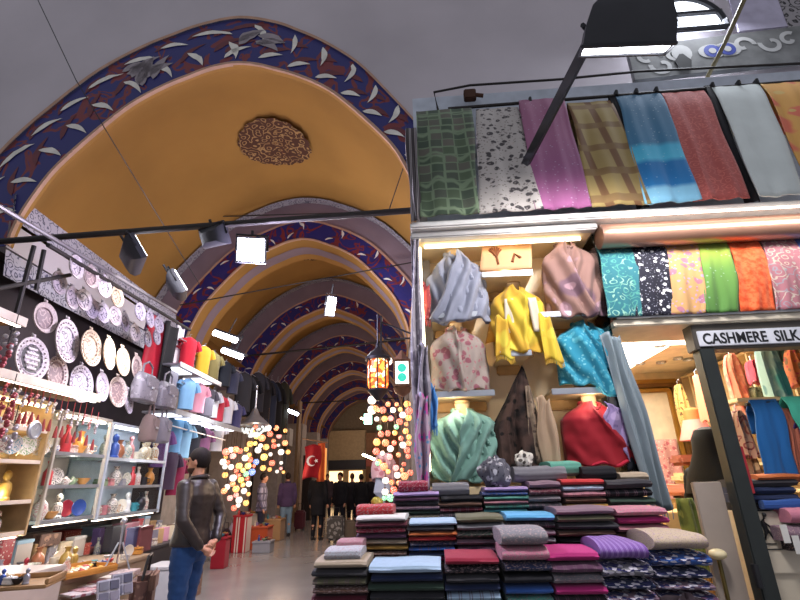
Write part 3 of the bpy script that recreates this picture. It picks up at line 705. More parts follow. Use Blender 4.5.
loose('violet and grey scarf at the case edge above the magenta one', [(423, 345), (424, 390), (427, 430)], .075, fabric('violet_scarf', '837c88', 'a09aa6', 'floral', 9, '6c6672'), -.10, .025, 2)
loose('magenta and white printed scarf at the lowest case edge', [(422, 395), (422, 440), (424, 488)], .085, fabric('magenta_scarf', 'a890a4', 'b04a92', 'floral', 10, '5a8ab0'), -.14, .03, 2)
loose('small red scarf tucked behind the lavender grey shawl', [(424, 284), (423, 300), (425, 318)], .10, fabric('red_scarf', 'b04a4a', '903a3e', 'floral', 12, 'c97a70'), .05, .015, 2)
loose('bright blue scarf strip at the case edge beside the aqua shawl', [(431, 385), (432, 400), (434, 425)], .06, fabric('bright_blue', '3f78b8', '5590cc', 'plain', 8), -.08, .015, 2)
loose('whitish long scarf hanging on the passage side of the case', [(415, 236), (416, 300), (417, 370), (419, 440)], .07, fabric('whitish_scarf', '9a939c', '78707e', 'floral', 8, 'b6b0b8'), -.03, .02, 2)
loose('faded rose scarf hanging behind the glass panel of the case', [(600, 245), (606, 285), (610, 328)], .10, fabric('faded_rose', '97604e', 'b07a6a', 'floral', 6, '7a4a44'), .2, .015, 2)

# ================================================================== SHAWL STACKS ON STEPPED TABLES
YA, YB, YC = -.30, -.62, -.95
ZA, Zb, ZC = 1.275, 1.10, .93
for y0, y1, z, ul, ur, lab in ((YA + .0, -.02, ZA, .07, FP(654, 500, YA)[0], 'dark upper step of the display table, below the lit case'), (YB + .0, YA, Zb, -.2, FP(669, 530, YB)[0], 'dark middle step of the display table'), (YC - .02, YB, ZC, -.42, FP(706, 560, YC)[0], 'dark lowest step of the display table, before the floor')):
    t = thing('display_step', lab, 'display step', ((ul + ur) / 2, (y0 + y1) / 2, 0), 'F', 'display steps')
    part('top', MB().rbox(ul, ur, y0, y1, z - .03, z, .006), plain('dark_board', '3a2f2c', .6), t)
    part('front_board', MB().rbox(ul, ur, y0, y0 + .02, .02, z - .03, .004), plain('step_cloth', '4a3a3c', .8), t)
    for x in (ul, ur - .03): part('side_board', MB().box(x, x + .03, y0 + .02, y1, 0, z - .03), plain('step_cloth', '4a3a3c', .8), t)
PAL = {'white': 'cfcac6', 'crimson': '8c2238', 'maroon': '5a2230', 'dusty rose': 'a06a74', 'plum': '5b3a52', 'mustard': '9c7638', 'charcoal': '37353a', 'pale blue': '9cb2c8', 'navy': '27304f', 'teal': '2f6a74', 'olive': '5f5c48', 'grey': '77747a',
       'lavender': 'a38ab8', 'orange': 'b86436', 'red': 'b03034', 'magenta': 'a82a6c', 'pink': 'b97488', 'brown': '5c4238', 'black': '222126', 'sea green': '5a9484', 'sky blue': '5b9cc8', 'violet': '6c4a8c', 'beige': 'a69480', 'mauve': '7d6472', 'silver': 'a8a8b0', 'dark green': '36463c', 'blue': '34579c'}
def fold_mesh(seed, rolled=False, knit=False):
    """one folded shawl, 1 wide, 1 deep, 1 high: soft rounded layers turning back at the front fold"""
    rr = random.Random(seed); mb = MB(); NS = 10; rs = []
    NP = 34
    for i in range(NS + 1):
        x = i / NS - .5; ring = []; e = 1 - .10 * (abs(x) * 2) ** 6
        sag = .12 * noise.noise((x * 2.2, seed * 3.1, 0)); fr = .03 * noise.noise((x * 3, seed * 1.7, 5))
        for k in range(NP):
            a = 2 * PI * k / NP; ca, sa = cos(a), sin(a)
            n_ = 3.2
            y = .5 * math.copysign(abs(ca) ** (2 / n_), ca); z = .5 * math.copysign(abs(sa) ** (2 / (2.4)), sa)
            if ca < -.05:   # front: grooves between the folded layers
                g = .5 + .5 * cos(z * 2 * PI * (3 if not rolled else 1)); y += .035 * (1 - g) + fr
            if knit: y += .03 * sin(x * 60) * (ca < 0); z *= 1 + .16 * sin(x * 60 + y * 4)
            z = z * e + sag * (.5 + z)
            ring.append(Vector((x * (1 + .02 * noise.noise((z * 3, seed, 2))), y * (1 if k % 2 else .995), z + .5)))
        rs.append(ring)
    mb.rings(rs); return mb
FOLD = [fold_mesh(i) for i in range(5)]; ROLL_ = [fold_mesh(20 + i, True) for i in range(2)]; KNIT = [fold_mesh(30 + i, True, True) for i in range(2)]
FM = {}
def fold_shape(kind, i):
    src = {'f': FOLD, 'r': ROLL_, 'k': KNIT}[kind]; key = (kind, i % len(src))
    if key not in FM: FM[key] = src[key[1]].mesh('folded_shawl', [plain('charcoal_cloth', '37353a')])
    return FM[key]
def fold_fabric(col, st):
    if st == 'stripe': return fabric('fold_%s_stripe' % col.replace(' ', '_'), PAL[col], {'violet': 'a58ac0'}.get(col, '6d5560'), 'bandx', 9 if col == 'violet' else 5, PAL[col], .85)
    if st == 'pattern': return fabric('fold_%s_pattern' % col.replace(' ', '_'), PAL[col], 'a08a8a', 'floral', 13, '6a5a60', .85)
    if st == 'knit': return fabric('fold_%s_knit' % col.replace(' ', '_'), PAL[col], 'cfc8d4', 'knit', 11, '2c2c5c', .9)
    return fabric('fold_%s' % col.replace(' ', '_'), PAL[col], None, 'plain', 12, None, .85)
def shawl_item(u, y, z, w, d, h, col, label, grp, kind='f', st='', seed=0, rz=0):
    me = fold_shape(kind, seed).copy() if kind == 'k' and False else fold_shape(kind, seed)
    o = bpy.data.objects.new('folded_shawl', me); C.objects.link(o)
    o.location = FW(u, y, z); o.rotation_euler = (0, 0, -A + rz); o.scale = (w, d, h)
    o.material_slots[0].link = 'OBJECT'; o.material_slots[0].material = fold_fabric(col, st)
    ORG[o] = Vector((0, 0, 0)); return tag(o, label, 'shawl', grp)
STACKS = [ # row, px left, right, top row, colours from top, description of the pile
 ('A', 393, 438, 493, ['lavender', 'plum', 'charcoal', 'mauve', 'dark green', 'olive'], 'lavender-topped pile on the top step'),
 ('A', 439, 482, 497, ['black', 'brown', 'maroon', 'charcoal'], 'dark pile beside the lavender-topped pile'),
 ('A', 483, 527, 488, ['lavender', 'blue', 'sea green', 'dusty rose', 'sea green', 'teal', 'plum'], 'many-coloured pile below the bandana scarf'),
 ('A', 528, 560, 482, ['mauve', 'maroon', 'grey', 'charcoal', 'grey'], 'grey pile under the dark lace shawl'),
 ('A', 561, 603, 480, ['red', 'pale blue', 'dusty rose', 'brown', 'mustard', 'maroon'], 'red-topped pile under the red shawl'),
 ('A', 605, 651, 481, ['charcoal', 'black', 'dark green', 'plum'], 'blackish pile by the grey scarf'),
 ('B', 357, 407, 517, ['white', 'maroon', 'crimson', 'plum', 'beige', 'mustard', 'brown', 'crimson'], 'white-topped pile on the middle step'),
 ('B', 408, 455, 522, ['pale blue', 'charcoal', 'orange', 'red', 'navy', 'blue', 'navy', 'magenta'], 'pale-blue-topped pile on the middle step'),
 ('B', 456, 503, 517, ['olive', 'grey', 'dark green', 'mauve', 'plum', 'maroon'], 'olive-topped pile on the middle step'),
 ('B', 504, 554, 515, ['sky blue', 'charcoal', 'mauve', 'grey', 'dark green', 'charcoal'], 'sky-blue-topped pile on the middle step'),
 ('B', 556, 614, 509, ['mauve', 'olive', 'charcoal', 'brown', 'black', 'mauve', 'maroon'], 'mauve-topped wide pile on the middle step'),
 ('B', 616, 667, 509, ['pink', 'magenta', 'dusty rose', 'brown', 'violet', 'plum'], 'pink-topped pile above the knitted piles'),
 ('C', 313, 367, 562, ['beige', 'charcoal', 'olive', 'brown', 'maroon', 'brown', 'charcoal'], 'beige-topped brown pile on the lowest step'),
 ('C', 369, 443, 566, ['pale blue', 'navy', 'dark green', 'charcoal', 'grey', 'navy'], 'pale-blue-topped wide pile'),
 ('C', 445, 499, 558, ['crimson', 'black', 'charcoal', 'navy', 'pale blue', 'sea green', 'maroon'], 'crimson-topped pile on the lowest step'),
 ('C', 501, 547, 532, ['grey', 'pink', 'navy', 'black', 'blue', 'sea green', 'navy'], 'pile with rolled grey top'),
 ('C', 549, 600, 553, ['magenta', 'plum', 'grey', 'magenta', 'charcoal', 'red'], 'magenta-topped pile on the lowest step'),
 ('C', 600, 648, 545, ['violet', 'grey', 'navy', 'mauve', 'red'], 'violet-topped knitted pile'),
 ('C', 650, 704, 536, ['beige', 'blue', 'navy', 'mauve', 'plum', 'charcoal'], 'chunky knitted pile by the doorway'),
]
for si, (row, p0, p1, pt, cols, desc) in enumerate(STACKS):
    y = {'A': YA, 'B': YB, 'C': YC}[row]; z0 = {'A': ZA, 'B': Zb, 'C': ZC}[row]; dep = {'A': .27, 'B': .30, 'C': .31}[row]
    ua, zt = FP(p0, pt, y + .01); ub, _ = FP(p1, pt, y + .01); n = len(cols); h = (zt - z0) / n
    chunky = si in (15, 17, 18); ws = [1.0] * n
    if chunky: ws = [1.5, 1.4] + [1.0] * (n - 2); k_ = sum(ws); 
    z = zt
    for i, c in enumerate(cols):
        hh = (zt - z0) * ws[i] / sum(ws); z -= hh
        kind = 'f'; st = rnd.choice(['', '', '', 'pattern', ''])
        if si == 15 and i < 5: kind = 'r'
        if si in (17, 18): kind = 'k'; st = 'knit' if i or si == 18 else 'stripe'
        if i == 0 and kind == 'f': st = ''
        if kind == 'f' and i and st == '' and rnd.random() < .25: st = 'stripe'
        if c in ('pink', 'beige') and si in (11, 18): st = 'pattern'
        w = (ub - ua) * rnd.uniform(.95, 1.02)
        shawl_item((ua + ub) / 2 + rnd.uniform(-.008, .008), y + dep / 2 + rnd.uniform(-.006, .010), z, w, dep, hh * (1.04 if i else 1.15), c,
                   '%s folded shawl, %s in the %s' % (c, ORD[i] if i == 0 else ORD[i] + ' from the top', desc), 'piled shawls on the stepped table', kind, st, si * 3 + i, rnd.uniform(-.02, .02))
# single folded pieces on and behind the piles
def loosefold(px0, px1, pt, pb, y, col, st, lab, dep=.25, rz=0, kind='f', seed=1):
    ua, zt = FP(px0, pt, y); ub, zb = FP(px1, pb, y)
    return shawl_item((ua + ub) / 2, y + dep / 2, zb, ub - ua, dep, zt - zb, col, lab, 'single folded shawls', kind, st, seed, rz)
loosefold(356, 393, 505, 517, -.52, 'red', 'pattern', 'red patterned folded shawl behind the white-topped pile', .2)
loosefold(398, 428, 481, 493, -.27, 'crimson', 'pattern', 'crimson patterned bundle on the lavender-topped pile', .2)
loosefold(336, 362, 541, 551, -.75, 'dusty rose', 'pattern', 'dusty rose patterned shawl lying beside the white-topped pile', .2)
loosefold(324, 360, 550, 562, -.9, 'silver', 'pattern', 'silver grey patterned shawl on the beige-topped brown pile', .22)
loosefold(432, 470, 483, 497, -.24, 'grey', '', 'stone grey flat shawl on the dark pile under the aqua shawl', .22)
loosefold(514, 568, 466, 482, -.2, 'grey', '', 'grey folded shawl on the top step before the dark lace shawl', .2)
loosefold(545, 582, 461, 476, -.16, 'sea green', '', 'pale green folded cloth leaning beside the red shawl', .16, .3)
loosefold(582, 618, 466, 481, -.2, 'black', '', 'black folded cap-like cloth under the red shawl', .18)
loosefold(620, 650, 472, 482, -.2, 'beige', '', 'beige folded shawl beside the foot of the navy black scarf', .2)
# crumpled bandana and twisted white scarf
def crumple(u, y, z, w, h, mat, lab, seed):
    mb = MB()
    def fn(s, t):
        th = s * 2 * PI; ph = (t - .5) * PI * .98; d = 1 + .42 * noise.noise((cos(th) * 1.8 + seed, sin(th) * 1.8, t * 3)) + .22 * noise.noise((cos(th) * 5, sin(th) * 5 + seed, t * 8))
        return (u + .5 * w * d * cos(th) * cos(ph), y + .35 * w * d * sin(th) * cos(ph), z + max(0, h * .5 * (1 + d * sin(ph))))
    mb.grid(fn, 30, 18); single('crumpled_scarf', mb, mat, lab, 'scarf', 'F', 'crumpled scarves on the top step')
u, z = FP(496, 488, -.2); crumple(u, -.2, z, .18, .17, fabric('bandana', '5a5862', 'a9a6ae', 'floral', 20, '2c2a34'), 'crumpled grey bandana scarf with paisley print between the aqua and dark lace shawls', 3)
u, z = FP(525, 467, -.12); crumple(u, -.12, z, .11, .09, fabric('white_twist', 'c9c2b8', '4a4440', 'floral', 26, '8a7f76'), 'small white and brown twisted scarf at the foot of the dark lace shawl', 8)
u, z = FP(377, 507, -.4); crumple(u, -.4, z, .06, .05, fabric('yellow_twist', 'b9a848', 'd4c468', 'floral', 20, '8a7a30'), 'small crumpled yellow scarf behind the red patterned shawl', 5)

# ================================================================== SHOP ENTRANCE
U0 = 2.05; POSTM = plain('post_dark', '2c302f', .45, .3)
P = thing('door_post', 'dark metal post at the shop entrance beneath the lettered sign', 'post', (U0 + .05, .0, 0), 'F')
part('shaft', MB().rbox(U0, U0 + .10, -.02, .08, 0, 2.34, .006), POSTM, P)
part('hinge', MB().tube([(U0 - .01, -.03, .86), (U0 - .01, -.03, .98)], .02, 10), DARK, P)
part('red_strip', MB().rbox(U0 + .10, U0 + .125, .0, .05, 1.36, 1.64, .003), plain('red_strip', 'a01f28', .5), P, 'narrow red strip along the post')
sg = thing('shop_sign', 'long white shop sign reading CASHMERE SILK above the dark post', 'sign', (U0 + .8, -.03, 2.3), 'F')
part('box', MB().rbox(U0 - .02, 4.6, -.02, .1, 2.275, 2.46, .006), plain('sign_box', '4a443e', .5), sg)
part('panel', MB().rbox(U0 + .005, 4.5, -.035, -.02, 2.295, 2.405, .004), plain('sign_white', 'cfd0d8', .4), sg)
def text(s, size, mat, parent, u, y, z, name='lettering', sx=1.0, bold=0):
    cu = bpy.data.curves.new('text', 'FONT'); cu.body = s; cu.size = size; cu.extrude = .002; cu.offset = bold
    o = bpy.data.objects.new('text', cu); C.objects.link(o); dg = bpy.context.evaluated_depsgraph_get(); me = bpy.data.meshes.new_from_object(o.evaluated_get(dg)); bpy.data.objects.remove(o)
    me.transform(Matrix.Diagonal((sx, 1, 1, 1))); me.transform(Matrix.Rotation(PI / 2, 4, 'X')); me.transform(Matrix.Translation(Vector((u, y, z)) - ORG[parent]))
    me.materials.clear(); me.materials.append(mat); return part(name, me, mat, parent)
text('CASHMERE  SILK', .105, BLACK, sg, U0 + .03, -.037, 2.312, sx=.82, bold=.0018)
# beige door leaf to the left of the post, floor cabinet, pole with knob
ua, za = FP(705, 482, .12)
DL = thing('door_leaf', 'plain beige door leaf standing open beside the dark post', 'door', (1.97, .1, 0), 'F')
part('board', MB().rbox(1.865, 2.04, .10, .14, 0, za, .005), plain('beige_leaf', 'a5968a', .5, var=.05), DL)
part('lower_board', MB().rbox(1.70, 1.87, .42, .46, 0, za - .42, .005), plain('tan_leaf', 'b08a5e', .5), DL)
kn = thing('rope_post', 'thin brass post with a cream round knob before the tan cabinet', 'post', (FP(718, 557, .05)[0], .05, 0), 'F')
ku, kz = FP(718, 556, .05)
part('pole', MB().tube([(ku, .05, .02), (ku, .05, kz)], .012, 10), plain('old_brass', '6a5c34', .35, .7), kn); part('knob', MB().ball((ku, .05, kz + .01), .05, 10, (1, 1, .62)), plain('ivory_knob', 'd8c9a0', .4), kn)
part('foot', MB().lathe([(.12, 0), (.12, .015), (.02, .03)], 20, (ku, .05, 0)), plain('old_brass', '6a5c34', .35, .7), kn)
# interior shell of the shop
INY = 2.75
s_ = MB().box(1.35, 5.5, INY, INY + .1, 0, 2.75); struct('wall_shop_back', s_, plain('shop_wall', 'd9c39c', .7), 'F')
s_ = MB().box(1.50, 1.54, .42, INY, 0, 2.75); struct('wall_shop_inner', s_, plain('shop_wall', 'd9c39c', .7), 'F')
s_ = MB().box(1.35, 5.5, .33, INY, 2.66, 2.76); struct('ceiling_shop', s_, plain('shop_ceiling', 'e6dcc8', .7), 'F')
s_ = MB().box(1.5, 5.5, .0, INY, .0, .012); struct('floor_shop', s_, plain('shop_floor', 'c29a68', .5), 'F')
for k, (a, b, c, d) in enumerate(((1.58, 2.8, .72, 1.3), (2.1, 2.55, 1.36, 2.55))):
    cl = thing('ceiling_light', ['wide glowing ceiling panel just inside the shop doorway', 'long glowing ceiling panel running towards the gilded frame'][k], 'ceiling light', ((a + b) / 2, (c + d) / 2, 2.63), 'F', 'shop ceiling panels')
    part('diffuser', MB().rbox(a, b, c, d, 2.645, 2.66, .003), glow('shop_light', 'fff3dc', 5), cl); part('frame', MB().box(a - .02, b + .02, c - .02, d + .02, 2.652, 2.66), WHITE, cl)
for k, (px, py) in enumerate(((660, 345), (678, 358), (688, 359), (661, 362), (664, 381), (640, 363))):
    p = atZ(px, py, 2.655); dl = thing('spotlight', 'small recessed spotlight in the shop ceiling, %s from the doorway' % NTH[k], 'spotlight', fr='L', loc=(p.x, p.y, 2.64), group='shop ceiling spotlights')
    part('ring', MB().lathe([(.05, .02), (.055, .0), (.035, .0), (.03, .02)], 16), STEEL, dl); part('lens', MB().lathe([(.03, .012), (.03, .018)], 14), glow('spot_lens', 'ffe9c0', 4), dl)
# mirror: a pale panel and a pink cloth stand in for its reflection
pm = [FP(x, y, INY - .1) for x, y in ((642, 392), (668, 388), (699, 512), (668, 515))]
mu0, mz1 = FP(640, 392, INY - .08); mu1, _ = FP(668, 392, INY - .08); mz0 = .9
mr = thing('framed_mirror', 'tall gilded mirror, its reflection painted as a pale panel, at the back of the shop', 'frame', ((mu0 + mu1) / 2, INY - .08, mz0), 'F')
part('panel', MB().box(mu0, mu1, INY - .05, INY - .03, mz0, mz1), plain('reflected_pale', 'cdbfa6', .4), mr)
reflection_cloth = MB().grid(lambda s, t: (mu0 + .03 + (mu1 - mu0 - .06) * s, INY - .075 + .012 * sin(12 * s), mz0 + .12 + (mz1 - mz0) * .55 * (1 - t)), 10, 8)
single('hanging_cloth', reflection_cloth, fabric('reflected_pink', 'c08a84', 'a85a62', 'floral', 16, 'd8b8a8'), 'pink printed cloth standing in for the reflection in the gilded mirror', 'cloth', 'F', solid=.01)
for k in range(3):
    o_ = .02 + .055 * k; q = .04 + .0 * k; fr = MB(); w = .05
    fr.rbox(mu1 + o_ - w / 2, mu1 + o_ + w / 2, INY - .09 - .03 * (k == 1), INY - .02, mz0, mz1 + o_, .01).rbox(mu0 - .05, mu1 + o_, INY - .09 - .03 * (k == 1), INY - .02, mz1 + o_ - .03, mz1 + o_ + .02, .01)
    part('frame', fr, [GOLD, plain('dark_gilt', '6a4a22', .5, .4), GOLD][k], mr)
part('frame', MB().rbox(mu0 - .06, mu0, INY - .1, INY - .02, mz0, mz1 + .05, .01), GOLD, mr)
# shelving along the inner wall of the shop: cells with garments
XW = 3.3
sh = thing('shelf_unit', 'pale wooden shelf unit full of garments along the inner shop wall', 'shelf unit', (XW, 1.6, 0), 'F')
sx = [.95, 1.45, 2.0, 2.55, 2.73]; sz = [1.0, 1.32, 1.55, 1.98, 2.58]
PALEW = plain('pale_wood', 'd8bf92', .5)
part('back_panel', MB().box(XW + .42, XW + .45, .6, INY - .02, .3, 2.6), plain('shelf_back', 'b29a74', .7), sh)
for y in [.6] + sx: part('divider', MB().box(XW, XW + .42, y - .012, y + .012, .3, 2.6), PALEW, sh)
for z in sz: part('shelf', MB().box(XW, XW + .42, .6, INY - .02, z - .012, z + .012), PALEW, sh)
def blob(name, lab, cat, px, py, wpx, hpx, y, mat, grp=None, fr_mat=None, seed=0, kind='garment'):
    """a garment on a hidden hanger: shoulders, soft folds, open hem"""
    u, z = FP(px, py, y); a, zt = FP(px - wpx / 2, py - hpx / 2, y); b, zb = FP(px + wpx / 2, py + hpx / 2, y); w = (b - a) / 2; H = zt - zb
    mb = MB(); rs = []
    for i in range(15):
        t = i / 14; ww = w * (.35 + .65 * min(1, t * 4) ** .6) * (1 + .06 * sin(t * 6 + seed)); d = .05 + .05 * t
        rs.append([Vector((u + ww * cos(q) * (1 + .05 * noise.noise((cos(q) * 2 + seed, t * 3, 1))), y + d * sin(q) + .018 * sin(7 * q + seed + t * 2), zt - H * t + .015 * sin(5 * q + seed) * t)) for q in [k * 2 * PI / 24 for k in range(24)]])
    mb.rings(rs); o = thing(name, lab, cat, (u, y, zb), 'F', grp); part('cloth', mb, mat, o)
    part('hanger_hook', MB().tube([(u, y, zt - .02), (u, y, zt + .04), (u + .02, y, zt + .06), (u + .03, y, zt + .045)], .004, 5), STEEL, o); return o
G = 'garments inside the shop'
blob('blouse', 'coral pink blouse on a mannequin shape high on the shop shelves', 'blouse', 738, 386, 34, 62, .95, fabric('coral_blouse', 'c8745c', 'b85a4e', 'floral', 8, 'd08a6c'), G, seed=1)
blob('shawl', 'raspberry red shawl next to the coral blouse on the shop shelf', 'shawl', 754, 372, 18, 22, 1.1, fabric('raspberry', 'b03a4a', None), G, seed=2)
blob('shawl', 'pale teal long shawl hanging in the shop under the sign', 'shawl', 771, 372, 40, 60, .7, fabric('pale_teal', '8aa8a4', '3f8a88', 'floral', 3, '5a7f84'), G, seed=3)
blob('shawl', 'orange patterned bunched shawl beside the pale teal one', 'shawl', 795, 368, 26, 36, .75, fabric('orange_bunch', 'c0683a', '7a5a3a', 'floral', 12, 'b03a44'), G, seed=4)
blob('garment', 'leopard print garment hanging beside the gilded frame', 'garment', 683, 408, 22, 46, 2.1, fabric('leopard', 'b08c50', '4a3518', 'floral', 26, '6a4c22'), G, seed=5)
blob('garment', 'coral cloth strip on the shelf divider behind the dark post', 'garment', 701, 398, 12, 46, 1.6, fabric('coral_strip', 'd07a5c', None), G, seed=6)
blob('garment', 'speckled grey green garment behind the dark post top', 'garment', 757, 400, 26, 24, .9, fabric('speckled', '7a7a62', '3a4238', 'dots', 40, 'a09a80'), G, seed=7)
blob('garment', 'wine red patterned garment behind the bright blue scarf', 'garment', 742, 434, 26, 46, .6, fabric('wine_pattern', '6a2a34', 'a08070', 'paisley', 9, '8a4a44'), G, seed=8)
blob('garment', 'brown patterned garment low behind the bright blue scarf', 'garment', 752, 468, 18, 34, .6, fabric('brown_pattern', '6a4c3c', 'a08a70', 'floral', 14, '4a342a'), G, seed=9)
blob('garment', 'dark green cloth at the upper edge of the shop shelves', 'garment', 784, 352, 30, 18, .85, fabric('deep_green', '3f5a52', None), G, seed=10)
ls = thing('table_lamp', 'small lamp with pink shade and orange crown on the far shop shelf', 'lamp', (FP(696, 440, 1.9)[0], 1.9, FP(696, 440, 1.9)[1] - .12), 'F')
u, z = FP(696, 430, 1.9); part('shade', MB().lathe([(.17, -.10), (.10, .10)], 20, (u, 1.9, z)), plain('pink_shade', 'd8766c', .7, emit=.3), ls); part('crown', MB().lathe([(.085, .10), (.08, .2), (.05, .22)], 18, (u, 1.9, z)), plain('orange_crown', 'd2693a', .7), ls); part('foot', MB().lathe([(.08, -.22), (.02, -.19), (.02, -.08)], 14, (u, 1.9, z)), WOOD, ls)
for k, (px, py, c, l) in enumerate(((690, 460, 'rust', '8a4a34'), (692, 478, 'cream', 'c9b68a'), (694, 496, 'dark brown', '4a3328'), (697, 512, 'rose', 'b8655e'), (676, 490, 'salmon', 'c98a74'), (681, 505, 'tan', 'a9895c'))):
    u, z = FP(px, py, 1.8); w = .12
    single('folded_garment', MB().rbox(u - w, u + w, 1.75, 2.0, z - .05, z + .05, .03), fabric('g_' + c.replace(' ', '_'), l, None), '%s folded garment on the low shelves behind the beige door leaf' % c, 'garment', 'F', 'folded garments on the low shelves')
lc = thing('low_cabinet', 'tan low cabinet with drawer under the far shelves of the shop', 'cabinet', (2.2, 1.55, 0), 'F')
cu0, cz = FP(688, 512, 1.3); cu1, _ = FP(740, 512, 1.3)
part('body', MB().rbox(cu0 - .2, cu1, 1.3, 1.75, 0, cz, .008), plain('tan_cabinet', 'c9a672', .5), lc); part('drawer', MB().rbox(cu0 + .03, cu1 - .05, 1.285, 1.3, cz - .55, cz - .1, .006), plain('tan_cabinet', 'c9a672', .5), lc)
u, z = FP(683, 515, .9); mb = MB(); mb.grid(lambda s, t: (u - .02 + .12 * s + .10 * t * (s), .9 + .03 * sin(9 * s + 3 * t), z + .12 - .55 * t), 14, 14)
single('draped_cloth', mb, fabric('moss_cloth', '5f6a34', '4a5428', 'floral', 6, '74783c'), 'moss green cloth drooping over a stand beside the knitted piles', 'cloth', 'F', solid=.02)
# counter with emblem to the right of the post
c0, zc = FP(745, 512, .16); _, _z = FP(745, 600, .16)
ct = thing('sales_counter', 'grey beige counter with a small dark figure emblem right of the post', 'counter', (2.9, .4, 0), 'F')
part('body', MB().rbox(2.17, 4.2, .16, .6, 0, zc, .008), plain('counter_grey', 'c2b6a2', .5, var=.05), ct)
part('raised_panel', MB().rbox(2.18, 2.50, .14, .16, zc - .35, zc + .0, .01), plain('counter_grey2', 'cabeaa', .45, var=.04), ct)
eu, ez = FP(765, 527, .14); em = MB()
em.tube([(eu - .02, .136, ez - .07), (eu, .136, ez - .02), (eu - .012, .136, ez + .03), (eu + .008, .136, ez + .055)], [.006, .016, .014, .008], 6)
em.tube([(eu + .01, .136, ez - .02), (eu + .035, .136, ez - .07)], .007, 5).tube([(eu - .005, .136, ez + .03), (eu + .03, .136, ez + .0)], .006, 5).ball((eu + .012, .136, ez + .07), .013, 6)
for dz, w in ((.10, .035), (-.095, .04), (-.125, .07)): em.box(eu - w, eu + w, .135, .14, ez + dz - .003, ez + dz + .003)
part('emblem', em, BLACK, ct, 'small dark walking figure emblem')
# folded jeans-dark shawls on the counter, tags
for k, (x0, x1, pt, pb, c, lab) in enumerate(((742, 790, 503, 513, 'black', 'black folded cloth at the bottom of the dark pile on the counter'), (741, 802, 494, 504, 'navy', 'navy folded cloth, second lowest of the dark pile on the counter'), (742, 798, 486, 495, 'navy', 'dark blue folded cloth in the middle of the pile on the counter'), (740, 800, 479, 487, 'charcoal', 'charcoal folded cloth near the top of the pile on the counter'), (758, 806, 474, 480, 'orange', 'orange folded cloth on top of the dark pile on the counter'), (763, 812, 500, 509, 'blue', 'worn blue folded cloth in front of the dark pile on the counter'))):
    loosefold(x0, x1, pt, pb, .18 if k < 5 else .10, c, '', lab, .3 if k < 5 else .06, seed=k)
for k, (px, py, c, lab) in enumerate(((790, 536, 'mauve', 'mauve printed shawl hanging over the counter edge'), (800, 546, 'charcoal', 'dark printed shawl hanging over the counter end'), (797, 518, 'pink', 'pink roll of cloth lying on the counter end'))):
    u, z = FP(px, py, .08); shawl_item(u + .05, .1, z - .03, .24, .16, .09, c, lab, 'shawls on the counter end', 'r', 'pattern' if k < 2 else '', k)
for k, (px, py) in enumerate(((785, 532), (797, 543))):
    u, z = FP(px, py, .0); single('price_tag', MB().rbox(u - .02, u + .02, .0, .004, z - .06, z + .04, .001), plain('tag_white', 'd2cfca', .6), ['white price tag on the mauve shawl at the counter', 'white price tag on the dark shawl at the counter end'][k], 'price tag', 'F', 'price tags')
# scarves hanging above the counter
def flat_hang(px0, px1, pt, qx0, qx1, pb, y, mat, lab):
    a, z = FP(px0, pt, y); b, _ = FP(px1, pt, y); c, zb = FP(qx0, pb, y - .03); d, _ = FP(qx1, pb, y - .03)
    single('hanging_scarf', scarf_strip(a, b, y, z, c, d, y - .03, zb, .008, 1.6, px0, .2), mat, lab, 'scarf', 'F', 'scarves above the counter', solid=.008)
flat_hang(748, 776, 405, 760, 793, 480, .35, fabric('cobalt', '1f5c98', '17507f', 'plain', 4), 'bright cobalt blue scarf hanging above the counter beside the post')
flat_hang(776, 790, 408, 790, 806, 482, .38, fabric('terracotta', 'a8604c', '8a4a3c', 'plain', 4), 'terracotta scarf hanging next to the cobalt blue scarf')
flat_hang(780, 815, 402, 800, 830, 440, .30, fabric('jade', '3f9c84', '2f8070', 'plain', 4), 'jade green scarf hanging over the terracotta scarf')
flat_hang(795, 815, 425, 801, 830, 485, .29, fabric('indigo', '4a3f80', '3a3068', 'plain', 4), 'indigo scarf hanging below the jade green scarf')
a = FP(744, 405, .35); b = FP(830, 398, .35); rail('steel rail above the counter with the cobalt blue scarf', [(a[0], .33, a[1]), (b[0], .33, b[1])], .012)
a, z = FP(768, 402, .7); single('shelf_board', MB().rbox(2.6, 4.2, .62, .9, z, z + .03, .005), PALEW, 'pale shelf board inside the shop above the cobalt blue scarf', 'shelf', 'F')
# dark thing  in front of the knitwear
u, z = FP(684, 586, -1.1); crumple(u + .02, -1.04, z - .22, .24, .17, fabric('dark_plum', '2e2228', '3a2a30', 'plain', 8), 'dark plum bag-like bundle before the chunky knitted pile', 12)

# ================================================================== FLOODLIGHT ON ITS ARM
pa = FW(*[(lambda q: (q[0], -.16, q[1]))(FP(526, 163, -.16))][0]); 
pb_ = atY(609, 2, 1.95); d = (pb_ - pa); pe = pa + d * 1.12
fl = thing('floodlight', 'big black floodlight on a long slanting arm above the hanging scarves', 'floodlight', fr='W', org=tuple(pa))
arm = MB(); arm.tube([pa, pe], .04, 4); part('arm', arm, DARK, fl)
lc_ = atY(627, 33, 1.9)
ax_ = (atY(670, 30, 1.86) - atY(582, 34, 1.94)).normalized(); fd = Vector((-.05, .56, -.82)).normalized(); upv = ax_.cross(fd).normalized(); fd = upv.cross(ax_) if False else fd
def L_(x, y, z): return lc_ + ax_ * x + fd * y + upv * z
sgnv = 1 if upv.z > 0 else -1
hw2 = .23
hb_ = MB(); rs = []
for y, sx_, sz_ in ((-.17, .72, .035), (-.13, .86, .06), (-.02, .97, .085), (.08, 1.0, .10)):
    rs.append([L_(x * hw2 * sx_, y, z * sz_ * sgnv) for x, z in ((-1, -1), (-1, .7), (-.9, 1), (.9, 1), (1, .7), (1, -1))])
hb_.rings(rs); part('housing', hb_, plain('lamp_housing', '26262b', .5, .2), fl)
